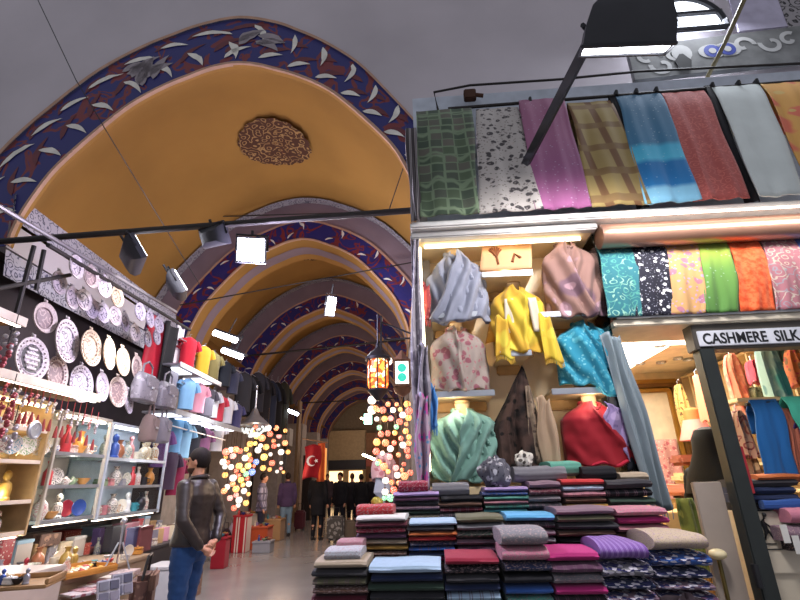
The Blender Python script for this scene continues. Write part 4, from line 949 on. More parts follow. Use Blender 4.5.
part('lens', MB().add([L_(x * hw2 * .95, .081, z * .09 * sgnv) for x, z in ((-1, -1), (1, -1), (1, 1), (-1, 1))], [(0, 1, 2, 3)]), glow('flood_lens', 'f4f6ff', 14), fl)
rim = MB(); q = [L_(x * hw2 * 1.0, .085, z * .10 * sgnv) for x, z in ((-1, -1), (1, -1), (1, 1), (-1, 1), (-1, -1))]; rim.tube(q, .012, 6); part('rim', rim, DARK, fl)
yk = MB(); yk.tube([L_(-hw2 * 1.02, -.05, 0), L_(-hw2 * .8, -.05, .14 * sgnv), L_(-hw2 * .25, -.03, .17 * sgnv)], .014, 6).tube([L_(hw2 * 1.02, -.05, 0), L_(hw2 * .8, -.05, .14 * sgnv), L_(-hw2 * .25, -.03, .17 * sgnv)], .014, 6); part('yoke', yk, DARK, fl)
cb = atY(745, -2, 3.3); ce = atY(704, 84, 3.9)
single('cable', MB().tube([cb, (cb + ce) / 2 + Vector((0, 0, -.02)), ce], .022, 6), plain('yellow_cable', '6a5f40', .6), 'yellowish slanting cable in front of the painted frieze', 'cable')

# ================================================================== TIE RODS, LAMPS OF THE PASSAGE
def sthing(name, label, cat, pts, r, mat=IRON, n=8, group=None): return single(name, MB().tube(pts, r, n), mat, label, cat, group=group)
p0 = atY(-60, 246, 4.55); p1 = atY(418, 210, 4.3)
sthing('tie_rod', 'dark iron tie rod across the front arch carrying the bright floodlight', 'tie rod', [p0, p1], .035, group='iron tie rods')
for (x0, y0, x1, y1, Y, l) in ((236, 357, 420, 338, 13.5, 'iron tie rod across the passage at the third arch'), (300, 403, 400, 398, 22.5, 'thin iron tie rod across the passage far back'), (180, 305, 414, 262, 9.1, 'thin iron tie rod below the second arch'), (200, 217, 414, 211, 9.0, 'thin cable stretched across the ochre vault behind the front arch')):
    sthing('tie_rod', l, 'tie rod', [atY(x0, y0, Y), atY(x1, y1, Y)], .03 if Y > 10 else .014, group='iron tie rods')
def wire(label, pts, r=.006): sthing('wire', label, 'wire', pts, r, BLACK, 5, 'wires across the hall')
wire('thin wire hanging down in front of the grey wall to the painted arch', [atY(36, -4, 4.4), atY(76, 80, 4.45)])
wire('thin wire running from the painted arch down across the ochre vault', [atY(76, 80, 4.45), atY(107, 132, 4.5), atY(200, 285, 6.5)])
wire('thin wire by the passage end of the high scarf rail', [atY(412, 142, 4.3), atY(389, 210, 5.0)])
def flood(lab, px, py, Y, w, h, yaw, tilt, lens, on, up=.25, grp='floodlights of the passage'):
    c = atY(px, py, Y); t = thing('floodlight', lab, 'floodlight', loc=c, rz=(tilt, 0, yaw), group=grp)
    hb = MB(); rs = [[Vector((x * w / 2 * s, y, z * h / 2 * s)) for x, z in ((-1, -1), (1, -1), (1, 1), (-1, 1))] for y, s in ((0, 1), (.06, 1), (.11, .8), (.14, .5))]
    hb.rings(rs); part('housing', hb, plain('lamp_housing', '26262b', .5, .2), t)
    part('lens', MB().box(-w * .44, w * .44, -.012, -.002, -h * .43, h * .43), lens, t)
    part('bracket', MB().tube([(-w / 2 - .01, .05, 0), (-w / 2 - .01, .05, h * .6), (w / 2 + .01, .05, h * .6), (w / 2 + .01, .05, 0)], .012, 6).tube([(0, .05, h * .6), (0, .05, h * .6 + up)], .015, 6), DARK, t)
    return t, c
HOT = glow('hot_lamp', 'eef0ff', 42); WLAMP = glow('white_lamp', 'f2f4ff', 16)
flood('brilliant white floodlight hanging from the front tie rod', 251, 250, 4.35, .30, .27, R(10), R(18), HOT, True, .05)
t, c = flood('unlit dark floodlight next to the brilliant one on the front tie rod', 217, 236, 4.5, .32, .22, R(160), R(-30), plain('dark_lens', '3a3c48', .2), False, .05)
flood('tilted white floodlight hanging under the third arch', 331, 306, 8.6, .20, .40, R(35), R(15), WLAMP, True, .2)
flood('grey floodlight seen from behind, above the small hanging plates', 137, 254, 4.7, .55, .30, R(125), R(-35), WLAMP, True, .12)
flood('dark floodlight between the small hanging plates and the vault', 180, 284, 5.6, .34, .34, R(115), R(-35), WLAMP, True, .12)
for k, (px, py, Y, w, lab) in enumerate(((226, 337, 8.4, .55, 'upper strip lamp above the hanging shirts'), (233, 354, 8.8, .5, 'lower strip lamp above the hanging shirts'), (292, 412, 15, .5, 'white lamp on the dark pier beyond the shirts'), (366, 420, 24, .6, 'far white lamp over the crowd at the passage end'), (369, 457, 20, .6, 'far yellowish lamp beside the mosaic lamps'))):
    c = atY(px, py, Y); t = thing('strip_lamp', lab, 'lamp', loc=c, rz=(0, R(22), R(-10)), group='strip lamps along the passage')
    part('tube', MB().rbox(-w / 2, w / 2, -.06, .0, -.05, .05, .02), WLAMP if k < 3 else glow('far_lamp', 'ffe6b8', 14), t)
    part('housing', MB().rbox(-w / 2 - .03, w / 2 + .03, -.03, .06, .03, .09, .015), DARK, t)
    part('stem', MB().tube([(0, .02, .08), (0, .05, .4)], .012, 5), DARK, t)

# ================================================================== LEFT STALLS
PX = -3.3
# iron awning frame and shelf boards
sthing('awning_bar', 'long light pipe slanting along the tile border above the plates', 'pipe', [atX(-20, 195, PX), atX(176, 312, PX)], .022, plain('light_pipe', '8a8688', .4, .4), group='bars above the plate stall')
sthing('awning_bar', 'dark bar hung below the long light pipe', 'bar', [atX(48, 245, PX), atX(190, 330, PX)], .022, group='bars above the plate stall')
for k, (a, b, l) in enumerate((((34, 246), (12, 330), 'upright dark bar at the near end of the plate stall'), ((44, 250), (36, 290), 'short dark bar under the front tie rod'), ((-10, 290), (70, 275), 'level dark bar behind the first small plates'))):
    sthing('awning_bar', l, 'bar', [atX(*a, PX - .1), atX(*b, PX - .1)], .02, group='bars above the plate stall')
wb = thing('stall_backdrop', 'dark backing board behind the hanging plates', 'backing board', loc=(-4.6, 6.5, 0))
part('board', MB().box(-.03, .03, -3.0, 4.2, 1.0, 4.0), plain('dark_backing', '2b2428', .8), wb)
part('edge', MB().box(-.04, .05, -3.0, 4.2, 3.96, 4.04), DARK, wb)
def board(lab, a, b, X, dep=.35, th=.05, lit=True):
    p = atX(*a, X); q = atX(*b, X); t = thing('shelf_board', lab, 'shelf', loc=((p.x + q.x) / 2 - dep / 2, (p.y + q.y) / 2, (p.z + q.z) / 2), group='boards of the plate stall'); L = abs(q.y - p.y) / 2
    part('board', MB().rbox(-dep / 2, dep / 2, -L, L, 0, th, .006), plain('tan_wood', 'a07848', .5, var=.2), t); part('front_edge', MB().rbox(dep / 2, dep / 2 + .02, -L, L, -.02, th + .01, .004), plain('pale_edge', 'c7b7a4', .5), t)
    if lit: part('light_strip', MB().rbox(dep / 2 - .06, dep / 2 - .03, -L, L, -.02, -.002, .003), glow('cool_strip', 'fff4e6', 6), t)
    return t
board('tan lit board under the big plates with charms hanging below', (-30, 360), (98, 406), PX)
board('short tan board high at the near end of the plate stall', (-30, 300), (24, 328), PX)
# ornate plates
def plate_mats(i):
    a, b = [('a5908c', '7a6668') , ('5c5660', 'b5aaae'), ('604c42', 'a8957e'), ('4c4658', '9f97a6')][i]
    return fabric('plate_relief_%d' % i, a, b, 'paisley', 11, a, .6, 0), plain('plate_rim_%d' % i, ['ab9c98', 'bcb1b3', 'ae9b85', 'a29aa8'][i], .55, .1, var=.3, scale=60)
def plate(label, px, py, dia, i, X=PX, yaw=0, tilt=-8, grp='big ornate plates', text_c=False):
    c = atX(px, py, X); t = thing('ornate_plate', label, 'plate', loc=c, rz=(0, R(-tilt * -1), R(yaw)), group=grp)
    m, rim = plate_mats(i); r = dia / 2; el = 1.08
    part('well', MB().lathe([(r * .02, .012), (r * .35, .006), (r * .62, .0), (r * .66, .012), (r * .70, .012), (r * .66, -.014), (.01, -.02)], 36, ax='x', sy=el), m, t)
    bd = MB().lathe([(r * .68, .012), (r * .74, .004), (r * .92, .016), (r, .022), (r * .99, .010), (r * .7, -.012), (r * .68, .012)], 36, ax='x', sy=el, cap=False); nb = 24 if dia > .3 else 0
    for k in range(nb):
        a = k * 2 * PI / nb; bd.ball((.016, r * .84 * cos(a), r * .84 * el * sin(a)), r * .05, 6)
    part('rim', bd, rim, t)
    if text_c:
        tm = MB()
        for k in range(5): tm.rbox(.008, .016, -r * .45 + abs(k - 2) * r * .08, r * .45 - abs(k - 2) * r * .08, (k - 2) * r * .24 - .012, (k - 2) * r * .24 + .012, .004)
        part('well_inlay', MB().lathe([(r * .01, .006), (r * .62, .004), (r * .6, .0), (.01, .0)], 30, ax='x', sy=el), plain('dark_inlay', '2c2628', .4), t); part('script', tm, rim, t)
    part('hanger', MB().tube([(-.01, 0, r * el), (-.015, 0, r * el + .05)], .006, 5).ball((0, 0, r * el + .02), .018, 6), rim, t); return t
BIG = [(31, 359, .37, 1, 'big oval plate with dark centre and script lines, near the charms', True), (44, 318, .28, 0, 'narrow grey plate seen edge-on above the dark-centred plate', False), (66, 341, .41, 1, 'big pale plate with blank bright centre, largest of its row', False), (90, 348, .36, 2, 'big plate with round flower relief beside the blank bright one', False), (108, 354, .33, 2, 'golden grey plate behind the flower relief plate', False), (122, 362, .31, 2, 'golden plate third along from the blank bright one', False), (136, 368, .30, 0, 'mauve plate at the far end of the upper big row', False),
       (56, 374, .33, 0, 'mauve plate in the lower row, closest to the dark-centred plate', False), (80, 384, .37, 3, 'big grey plate with curling relief in the middle of the lower row', False), (101, 387, .30, 3, 'grey plate half hidden in the lower row', False), (117, 392, .34, 0, 'big rose grey plate in the lower row before the handbags', False), (128, 402, .27, 3, 'bluish plate at the far end of the lower row', False)]
for px, py, d, i, l, tx in BIG: plate(l, px, py, d, i, PX + .06 * (i % 3) - .1, rnd.uniform(-8, 12), text_c=tx)
SM = [(75, 267), (90, 277), (103, 287), (116, 297), (58, 283), (71, 298), (83, 300), (90, 308), (102, 313), (114, 316), (124, 322), (139, 312), (149, 319), (158, 325), (134, 333), (147, 339), (156, 337)]
for k, (px, py) in enumerate(SM):
    row = 'upper string' if k in (0, 1, 2, 3, 11, 12, 13) else 'lower string'; j = [0, 1, 2, 3, 11, 12, 13].index(k) if row == 'upper string' else [4, 5, 6, 7, 8, 9, 10, 14, 15, 16].index(k)
    plate('small pale plate, %s along the %s under the light pipe' % (NTH[j], row), px, py, .235 if k < 11 else .22, [1, 0, 1, 2, 1, 1, 1, 3, 3, 1, 3, 3, 3, 3, 1, 3, 3][k], PX - (.25 if row == 'lower string' else 0), rnd.uniform(-10, 15), grp='small plates on strings')
# red and dark cloths behind the small plates
def lcloth(name, lab, cat, px, py, wpx, h, X, mat, grp=None, amp=.03, dy=0):
    c = atX(px, py, X); w = abs(atX(px + wpx / 2, py, X).y - atX(px - wpx / 2, py, X).y); mb = MB()
    mb.grid(lambda s, t: (amp * sin(9 * s + 2 * t), (s - .5) * w * (1 + .1 * t), h * .5 - h * t + .02 * sin(7 * s)), 14, 12)
    return single(name, mb, mat, lab, cat, loc=c, group=grp, solid=.012)
G2 = 'cloths hanging in the left stalls'
lcloth('hanging_cloth', 'bright red cloth hanging behind the small plates', 'cloth', 154, 352, 22, 1.0, -3.75, fabric('banner_red', 'a8162e', None), G2)
lcloth('hanging_cloth', 'black cloth hanging between the red cloth and the shirts', 'cloth', 167, 358, 14, 1.1, -3.7, fabric('black_cloth', '1d1c20', '2a292e', 'plain', 8), G2)
lcloth('hanging_cloth', 'violet cloth above the red cloth near the vault edge', 'cloth', 160, 330, 30, .3, -3.8, fabric('violet_cl', '4a2c4c', None), G2)
# handbags
def handbag(lab, px, py, w, h, mat, X=PX, yaw=0):
    c = atX(px, py, X); t = thing('handbag', lab, 'handbag', loc=(c.x, c.y, c.z - h / 2), rz=R(yaw), group='grey handbags')
    b = MB(); rs = []
    for z, s, d in ((0, .86, .07), (.02, .95, .09), (h * .5, 1, .10), (h * .85, .92, .07), (h, .8, .03)):
        rs.append([Vector((d * math.copysign(abs(sin(a)) ** .7, sin(a)), w / 2 * s * math.copysign(abs(cos(a)) ** .6, cos(a)), z)) for a in [k * 2 * PI / 20 for k in range(20)]])
    b.rings(rs); part('body', b, mat, t)
    part('flap', MB().rbox(.06, .105, -w * .32, w * .32, h * .45, h * .88, .03), mat, t); part('clasp', MB().rbox(.10, .115, -.03, .03, h * .45, h * .53, .005), STEEL, t)
    part('handle', MB().tube([(0, -w * .25, h * .95), (0, -w * .22, h * 1.3), (0, 0, h * 1.45), (0, w * .22, h * 1.3), (0, w * .25, h * .95)], .014, 6), mat, t); return t
GB = fabric('grey_leather', '5f5b64', '7c7882', 'floral', 12, '4a4650', .5, 0)
handbag('light grey handbag next to the last bluish plate', 145, 388, .48, .36, GB); handbag('grey handbag with round relief beside the shirts', 166, 396, .46, .36, GB)
handbag('small brownish grey bag hanging below the light grey handbag', 149, 428, .24, .34, fabric('brown_leather', '6a5a58', None)); handbag('small grey bag hanging below the grey relief handbag', 162, 430, .24, .34, fabric('mid_leather', '6c6870', None))
# shirts
def shirt(lab, px, py, w, h, colr, X=-3.6, yaw=60, grp='shirts on the rails'):
    c = atX(px, py, X); t = thing('shirt', lab, 'shirt', loc=(c.x, c.y, c.z - h / 2), rz=R(yaw), group=grp); m = fabric('shirt_' + colr, colr, None, 'plain', 5)
    b = MB(); rs = []
    for z, s, d in ((0, .8, .07), (h * .3, .76, .09), (h * .6, .8, .10), (h * .82, .86, .09), (h * .94, .7, .06), (h, .25, .04)):
        rs.append([Vector((w / 2 * s * cos(a), d * sin(a) * (1 + .12 * sin(5 * a + z * 9)), z)) for a in [k * 2 * PI / 20 for k in range(20)]])
    b.rings(rs); part('body', b, m, t)
    for sg in (-1, 1):
        s_ = MB(); s_.tube([(sg * w * .36, 0, h * .88), (sg * w * .5, 0, h * .75), (sg * w * .58, 0, h * .58)], [.07, .075, .08], 10, .7); part('sleeve', s_, m, t)
    part('hanger', MB().tube([(-w * .2, 0, h * .99), (0, 0, h * 1.04), (w * .2, 0, h * .99)], .008, 5).tube([(0, 0, h * 1.04), (0, 0, h * 1.12), (.03, 0, h * 1.13)], .005, 5), STEEL, t); return t
for px, py, c, l in ((188, 352, 'b01c30', 'red shirt on the upper rail above the light blue shirt'), (203, 360, 'c99a2c', 'yellow shirt on the upper rail beside the red one'), (213, 366, '6a6038', 'olive shirt on the upper rail beside the yellow one'), (225, 374, '23262e', 'black shirt on the upper rail'), (233, 382, '3a3c50', 'dark blue shirt at the far end of the upper rail'),
                     (187, 394, '7aa8cc', 'light blue shirt on the middle rail'), (198, 398, 'c98a9c', 'pink shirt on the middle rail beside the light blue one'), (207, 402, '4a4650', 'charcoal shirt on the middle rail'), (212, 404, 'b9b6bc', 'pale grey shirt on the middle rail'), (218, 408, 'b03040', 'raspberry shirt on the middle rail'), (227, 411, 'c9c6cc', 'white shirt on the middle rail'), (236, 416, '3c3a60', 'navy shirt at the far end of the middle rail')):
    shirt(l, px, py, .34, .50, c)
for px, py, c, l in ((174, 434, '6a9cc4', 'sky blue shirt on the lowest rail under the lit canopy'), (183, 440, '86b0cc', 'pale blue shirt on the lowest rail'), (193, 440, '2a2a32', 'black shirt on the lowest rail'), (203, 444, '8a5a7c', 'purple shirt on the lowest rail'), (217, 436, 'cfccd0', 'white long shirt hanging at the end of the lowest rail'), (168, 470, '3a2a3c', 'dark wine shirt hung behind the leather-jacketed man'), (176, 476, '7a1c3c', 'crimson shirt hung behind the leather-jacketed man'), (160, 447, '6c4a7c', 'violet shirt hung above the bright glass case')):
    shirt(l, px, py, .36, .58, c, -3.75)
def canopy(lab, a, b, X, n):
    p = atX(*a, X); q = atX(*b, X); L = (q.y - p.y) / 2; t = thing('shelf_canopy', lab, 'canopy', loc=(X, (p.y + q.y) / 2, (p.z + q.z) / 2), group='canopies over the shirt rails')
    part('panel', MB().rbox(-.45, .05, -L, L, 0, .03, .006), plain('canopy_grey', '8a8890', .35, .3), t); part('front_edge', MB().rbox(.05, .07, -L, L, -.03, .05, .006), STEEL, t)
    for k in range(n):
        y = -L + (k + .5) * 2 * L / n; part('light_panel', MB().rbox(-.36, -.05, y - L / n * .6, y + L / n * .6, -.015, -.001, .003), glow('canopy_light', 'eef2ff', 2), t)
canopy('lit canopy with bright panels below the middle row of shirts', (172, 408), (238, 434), -3.45, 5); canopy('grey canopy between the upper and middle rows of shirts', (176, 366), (218, 384), -3.5, 2)
for k, (a, b) in enumerate((((180, 338), (240, 372)), ((182, 382), (240, 408)), ((165, 424), (225, 440)))):
    sthing('shirt_rail', 'steel rail carrying the %s row of shirts' % ['upper', 'middle', 'lowest'][k], 'rail', [atX(*a, -3.6), atX(*b, -3.6)], .012, STEEL, group='shirt rails')
lcloth('side_screen', 'white side screen between the black cloth and the shirts', 'screen', 176, 362, 8, 1.2, -3.72, plain('panel_white', 'b9b4bc', .6), G2, .0)

# wall shelving and glass cases with their goods
HUES = [('ruby', '8a2432'), ('ivory', 'cfc2a8'), ('turquoise', '3f8a94'), ('cobalt', '2f4a8c'), ('amber', 'b9803c'), ('copper', '9a6242'), ('white', 'c9c6c4'), ('sage', '7a8a6a'), ('rose', 'b97a7c'), ('black', '2a282c'), ('gold', 'a98a44'), ('lilac', '8f7fa4'), ('pewter', '8a8890'), ('scarlet', 'b5363a')]
PROTO = {}
def proto(kind):
    if kind in PROTO: return PROTO[kind]
    if kind == 'bowl': mb = MB().lathe([(.02, 0), (.03, .004), (.055, .035), (.07, .065), (.066, .066), (.05, .036), (.005, .012)], 18)
    elif kind == 'vase': mb = MB().lathe([(.03, 0), (.036, .01), (.055, .06), (.045, .11), (.02, .14), (.02, .16), (.032, .18), (.026, .18), (.012, .15)], 18)
    elif kind == 'mug': mb = MB().lathe([(.035, 0), (.04, .01), (.04, .09), (.036, .09), (.034, .012), (.002, .01)], 16).tube([(.038, 0, .075), (.07, 0, .07), (.07, 0, .03), (.038, 0, .02)], .007, 6)
    elif kind == 'trinket_box': mb = MB().rbox(-.06, .06, -.045, .045, 0, .05, .006).rbox(-.063, .063, -.048, .048, .052, .075, .012).ball((0, 0, .08), .012, 6)
    elif kind == 'figurine': mb = MB().lathe([(.035, 0), (.036, .012), (.03, .02), (.034, .06), (.028, .09), (.012, .105), (.022, .125), (.02, .145), (.004, .16)], 16)
    elif kind == 'bottle': mb = MB().lathe([(.03, 0), (.032, .01), (.032, .09), (.012, .12), (.012, .15), (.016, .152), (.016, .17), (.002, .172)], 16)
    elif kind == 'dish': mb = MB().lathe([(.01, 0), (.06, .006), (.085, .016), (.082, .02), (.055, .012), (.004, .008)], 24, ax='x').tube([(-.05, -.03, -.085), (-.005, -.03, -.06)], .005, 5).tube([(-.05, .03, -.085), (-.005, .03, -.06)], .005, 5).xf(lambda v: (v.x, v.y, v.z + .088))
    elif kind == 'teapot': mb = MB().lathe([(.03, 0), (.05, .02), (.058, .05), (.045, .085), (.02, .1), (.012, .115), (.002, .12)], 18).tube([(0, .05, .04), (0, .085, .06), (0, .10, .1)], [.014, .01, .008], 8).tube([(0, -.05, .08), (0, -.095, .075), (0, -.095, .035), (0, -.05, .03)], .006, 6)
    o = mb.mesh(kind, [plain('proto', '888888')]); PROTO[kind] = o; return o
def ware(kind, loc, hue, label, grp, s=1.0, rz=0, pattern=False):
    o = bpy.data.objects.new(kind, proto(kind)); C.objects.link(o); o.location = loc; o.scale = (s, s, s); o.rotation_euler = (0, 0, rz)
    o.material_slots[0].link = 'OBJECT'; nm, hx = hue
    o.material_slots[0].material = fabric('ware_%s_p' % nm, hx, 'c9c2b4', 'paisley', 28, hx, .3, 0) if pattern else plain('ware_' + nm, hx, .3, .15, var=.15, scale=30)
    ORG[o] = Vector((0, 0, 0)); return tag(o, label, kind.replace('_', ' '), grp)
KINDS = ['bowl', 'vase', 'mug', 'trinket_box', 'figurine', 'bottle', 'dish', 'teapot']
def case(name, lab, X, Y0, Y1, zs, ztop, dep, frame, backm, tint, short, glass=True, kinds=KINDS, big=1.0, dens=.16, skip=()):
    z0 = zs[0]; t = thing(name, lab, 'display case' if glass else 'shelf unit', loc=(X - dep / 2, (Y0 + Y1) / 2, z0 - .04)); L = (Y1 - Y0) / 2; H = ztop - z0 + .04
    part('back_panel', MB().box(-dep / 2, -dep / 2 + .02, -L, L, 0, H), backm, t)
    for y in (-L, L - .03): part('upright', MB().rbox(dep / 2 - .03, dep / 2, y, y + .03, -.0, H, .004), frame, t)
    for y in (-L, L - .012): part('side_panel', MB().box(-dep / 2, dep / 2 - .03, y, y + .012, 0, H), GLASS if glass else frame, t)
    part('top_panel', MB().rbox(-dep / 2, dep / 2, -L, L, H, H + .03, .005), frame, t)
    part('light_strip', MB().rbox(dep / 2 - .1, dep / 2 - .05, -L + .05, L - .05, H - .025, H - .003, .004), glow('case_light_' + short[:5], tint, 8), t)
    part('added_fill_strip', MB().rbox(dep / 2 - .09, dep / 2 - .05, -L + .05, L - .05, -.012, -.001, .003), glow('added_fill_strip', 'fff2e0', 2.2), t)  # added glowing strip, brightens the dark tables below the case
    for k, z in enumerate(zs):
        s = part('shelf', MB().rbox(-dep / 2 + .02, dep / 2 - .02, -L + .02, L - .02, z - z0 + .015, z - z0 + .04, .004), frame if not glass else plain('shelf_glass', 'b9c2c4', .15), t)
        part('shelf_edge', MB().rbox(dep / 2 - .02, dep / 2 - .005, -L + .02, L - .02, z - z0 + .01, z - z0 + .045, .003), STEEL if glass else plain('pale_edge', 'c7b7a4', .5), s)
        n = 0 if k in skip else int((Y1 - Y0 - .1) / dens); hgt = (zs[k + 1] if k + 1 < len(zs) else ztop) - z - .06
        for i in range(n):
            kd = rnd.choice(kinds); hu = rnd.choice(HUES); y = Y0 + .1 + (i + .5) * (Y1 - Y0 - .2) / n
            mxh = {'bowl': .066, 'vase': .18, 'mug': .09, 'trinket_box': .095, 'figurine': .16, 'bottle': .172, 'dish': .175, 'teapot': .12}[kd]
            wdt = {'bowl': .14, 'vase': .11, 'mug': .12, 'trinket_box': .126, 'figurine': .072, 'bottle': .066, 'dish': .15, 'teapot': .2}[kd]
            s_ = min(big * rnd.uniform(1, 1.35), hgt * .92 / mxh, dens * 1.0 / wdt)
            ware(kd, (X - .13 + rnd.uniform(-.03, .02), y, z + .002), hu, '%s %s, %s along the %s shelf of %s' % (hu[0], kd.replace('_', ' '), NTH[i], ['lowest', 'second', 'third', 'fourth', 'highest'][k], short), 'small wares in ' + short, s_, rnd.uniform(-.5, .5) if kd != 'dish' else rnd.uniform(-.7, -.2), rnd.random() < .45)
    return t
pA = atX(0, 450, -3.45); pB = atX(46, 450, -3.45)
case('wall_shelf_unit', 'warm lit wooden wall shelf unit under the tan board with charms', -3.45, pA.y - .5, pB.y, [1.14, 1.40, 1.74, 2.02], 2.26, .35, plain('honey_wood', 'a08660', .5, var=.2), plain('honey_back', 'b39c74', .6), 'ffe4b4', 'the wooden wall shelf', False, ['dish', 'bowl', 'trinket_box', 'dish', 'figurine', 'teapot'], 1.4, .16, (2,))
for k, (px, hu) in enumerate(((8, ('turquoise', '3f8a94')), (23, ('leaf green', '5f8a4c')), (38, ('mustard', 'b59a4c')), (-6, ('ruby', '8a2432')))):
    p = atX(px, 455, -3.52); ware('dish', (-3.52, p.y, 1.782), hu, '%s painted dish in the row of big dishes on the wooden wall shelf' % hu[0], 'big dishes on the wooden wall shelf', 1.05, -.45, True)
pC = atX(50, 470, -3.5); pD = atX(104, 470, -3.5); pE = atX(165, 470, -3.5)
case('glass_case', 'tall glass case of trinkets with pale edges beside the wooden shelves', -3.5, pC.y, pD.y, [1.2, 1.52, 1.84], 2.22, .45, plain('case_frame', 'b9b2a4', .4, .2), plain('case_back', 'a39a90', .6), 'ffeccf', 'the near glass case', True, KINDS, 1.8, .15)
case('glass_case', 'bright white lit glass case under the grey handbags', -3.5, pD.y + .03, pE.y, [1.18, 1.5, 1.82], 2.2, .45, plain('case_frame2', 'b4bcc6', .4, .2), plain('case_back2', 'b0bac6', .5), 'f0f6ff', 'the bright glass case', True, ['vase', 'mug', 'figurine', 'bottle', 'dish', 'trinket_box'], 1.8, .14)
# charms and ornaments on strings below the board
for k in range(16):
    px = 6 + k * 6.0; py = 386 + k * 2.6 + rnd.uniform(-3, 5); c = atX(px, py, -3.36); hu = rnd.choice([('red', '8f3a42'), ('silver', '9a9498'), ('rose', 'a87674'), ('pearl', 'aaa29c')])
    t = thing('hanging_charm', '%s beaded charm, %s along the tan lit board from its near end' % (hu[0], NTH[k]), 'charm', loc=c, group='charms under the tan board'); m = plain('charm_' + hu[0], hu[1], .3, .3)
    part('cord', MB().tube([(0, 0, .02), (0, 0, .16)], .004, 4), plain('charm_cord', '8a3a3a', .7), t); b = MB()
    for q in range(5): b.ball((.010 * sin(q * 2), .014 * cos(q * 2.4), -.022 * q + .02), .017 - .001 * q, 6)
    part('beads', b, m, t)
    part('tassel', MB().lathe([(.006, -.13), (.016, -.2), (.018, -.24), (.002, -.24)], 8), plain('charm_cord', '8a3a3a', .7), t)
cl = atX(33, 430, -3.3)
t = thing('wall_clock', 'small round silver dial on the wooden wall shelf edge', 'clock', loc=cl); part('case', MB().lathe([(.01, 0), (.075, 0), (.08, .02), (.065, .03), (.06, .02)], 24, ax='x'), STEEL, t); part('dial', MB().lathe([(.06, .018), (.002, .02)], 24, ax='x'), plain('dial_dark', '5a5a50', .4), t); part('hand', MB().tube([(.024, 0, 0), (.024, .02, .03)], .004, 4).tube([(.024, 0, 0), (.024, -.035, .01)], .003, 4), WHITE, t)
for k, (px, py) in enumerate(((6, 350), (12, 338), (4, 420), (12, 432), (10, 400))):
    c = atX(px, py, -3.25); t = thing('hanging_charm', 'big charm bunch at the near end of the plate stall, %s from the top' % NTH[k], 'charm', loc=c, group='big charm bunches'); b = MB()
    for q in range(9): b.ball((.03 * sin(q * 2.3), .035 * cos(q * 1.7), .05 - .022 * q), .021, 6)
    part('beads', b, plain('charm_' + ('red' if k % 2 == 0 else 'silver'), 'a8414a' if k % 2 == 0 else 'b5aeb2', .3, .3), t); part('cord', MB().tube([(0, 0, .05), (0, 0, .22)], .005, 4), BLACK, t)

# counters and goods at the front of the left stalls
def table(lab, X0, X1, Y0, Y1, z, m, name='stall_table'):
    t = thing(name, lab, 'table', loc=((X0 + X1) / 2, (Y0 + Y1) / 2, 0), group='tables of the left stalls'); a, b = (X1 - X0) / 2, (Y1 - Y0) / 2
    part('top', MB().rbox(-a, a, -b, b, z - .04, z, .008), m, t); part('front_panel', MB().rbox(a - .03, a - .01, -b + .02, b - .02, .06, z - .04, .004), m, t); part('side_panel', MB().rbox(-a + .02, a - .03, -b + .01, -b + .03, .06, z - .04, .004), m, t)
    for sx_ in (-1, 1):
        for sy in (-1, 1): part('leg', MB().box(sx_ * (a - .06) - .025, sx_ * (a - .06) + .025, sy * (b - .07) - .025, sy * (b - .07) + .025, 0, z - .04), WOOD, t)
BEIGE = plain('beige_laminate', 'b3a496', .45, var=.06)
table('beige panelled counter at the near corner of the left stalls', -4.1, -2.75, 2.5, 4.3, .92, BEIGE)
table('low table of trinkets beyond the beige counter', -3.95, -3.02, 4.36, 6.3, .74, plain('table_tan', '8f7a62', .5))
table('low black table of folded goods behind the leather-jacketed man', -4.3, -3.5, 6.4, 8.6, .70, plain('table_dark', '2c2628', .6))
def put(px, py, z, X=None): return atZ(px, py, z)
def cbox(name, lab, cat, px, py, z, sx_, sy, h, mat, lidm=None, rz=0, grp='goods on the left tables', top=None):
    c = atZ(px, py, z); t = thing(name, lab, cat, loc=c, rz=R(rz), group=grp)
    part('body', MB().rbox(-sx_ / 2, sx_ / 2, -sy / 2, sy / 2, 0, h, .006), mat, t)
    if lidm: part('lid', MB().rbox(-sx_ / 2 - .006, sx_ / 2 + .006, -sy / 2 - .006, sy / 2 + .006, h, h + .025, .005), lidm, t)
    return t
TZ = .745
c = atZ(78, 574, TZ); tr = thing('trinket_tray', 'orange tray heaped with gold trinkets beside the red sparkling boxes', 'tray', loc=c, rz=R(-20), group='goods on the left tables')
part('tray', MB().rbox(-.19, .19, -.26, .26, 0, .02, .006).rbox(-.19, -.17, -.26, .26, .02, .07, .004).rbox(.17, .19, -.26, .26, .02, .05, .004).rbox(-.17, .17, -.26, -.24, .02, .06, .004).rbox(-.17, .17, .24, .26, .02, .06, .004), plain('orange_tray', 'c2873c', .5), tr)
for k in range(24):
    a = rnd.uniform(-.14, .14); b = rnd.uniform(-.2, .2); p = c + Matrix.Rotation(R(-20), 3, 'Z') @ Vector((a, b, .022))
    o = single('trinket', MB().ball((0, 0, .016), .024, 6, (1.2, .9, .7)), plain('trinket_' + ['gold', 'cream', 'red'][k % 3], ['c9a04a', 'd8c9a8', 'a03030'][k % 3], .3, .4), 'small gold, cream or red trinket lying loose in the orange tray', 'trinket', loc=p, group='trinkets in the orange tray')
SPK = fabric('red_sparkle', 'a3463c', 'd8a890', 'dots', 40, 'c9705c', .4, 0)
cbox('gift_box', 'red sparkling box at the rear of the trinket table', 'box', 66, 540, TZ, .22, .3, .12, SPK, plain('red_lid', '8f2f30', .4), -15)
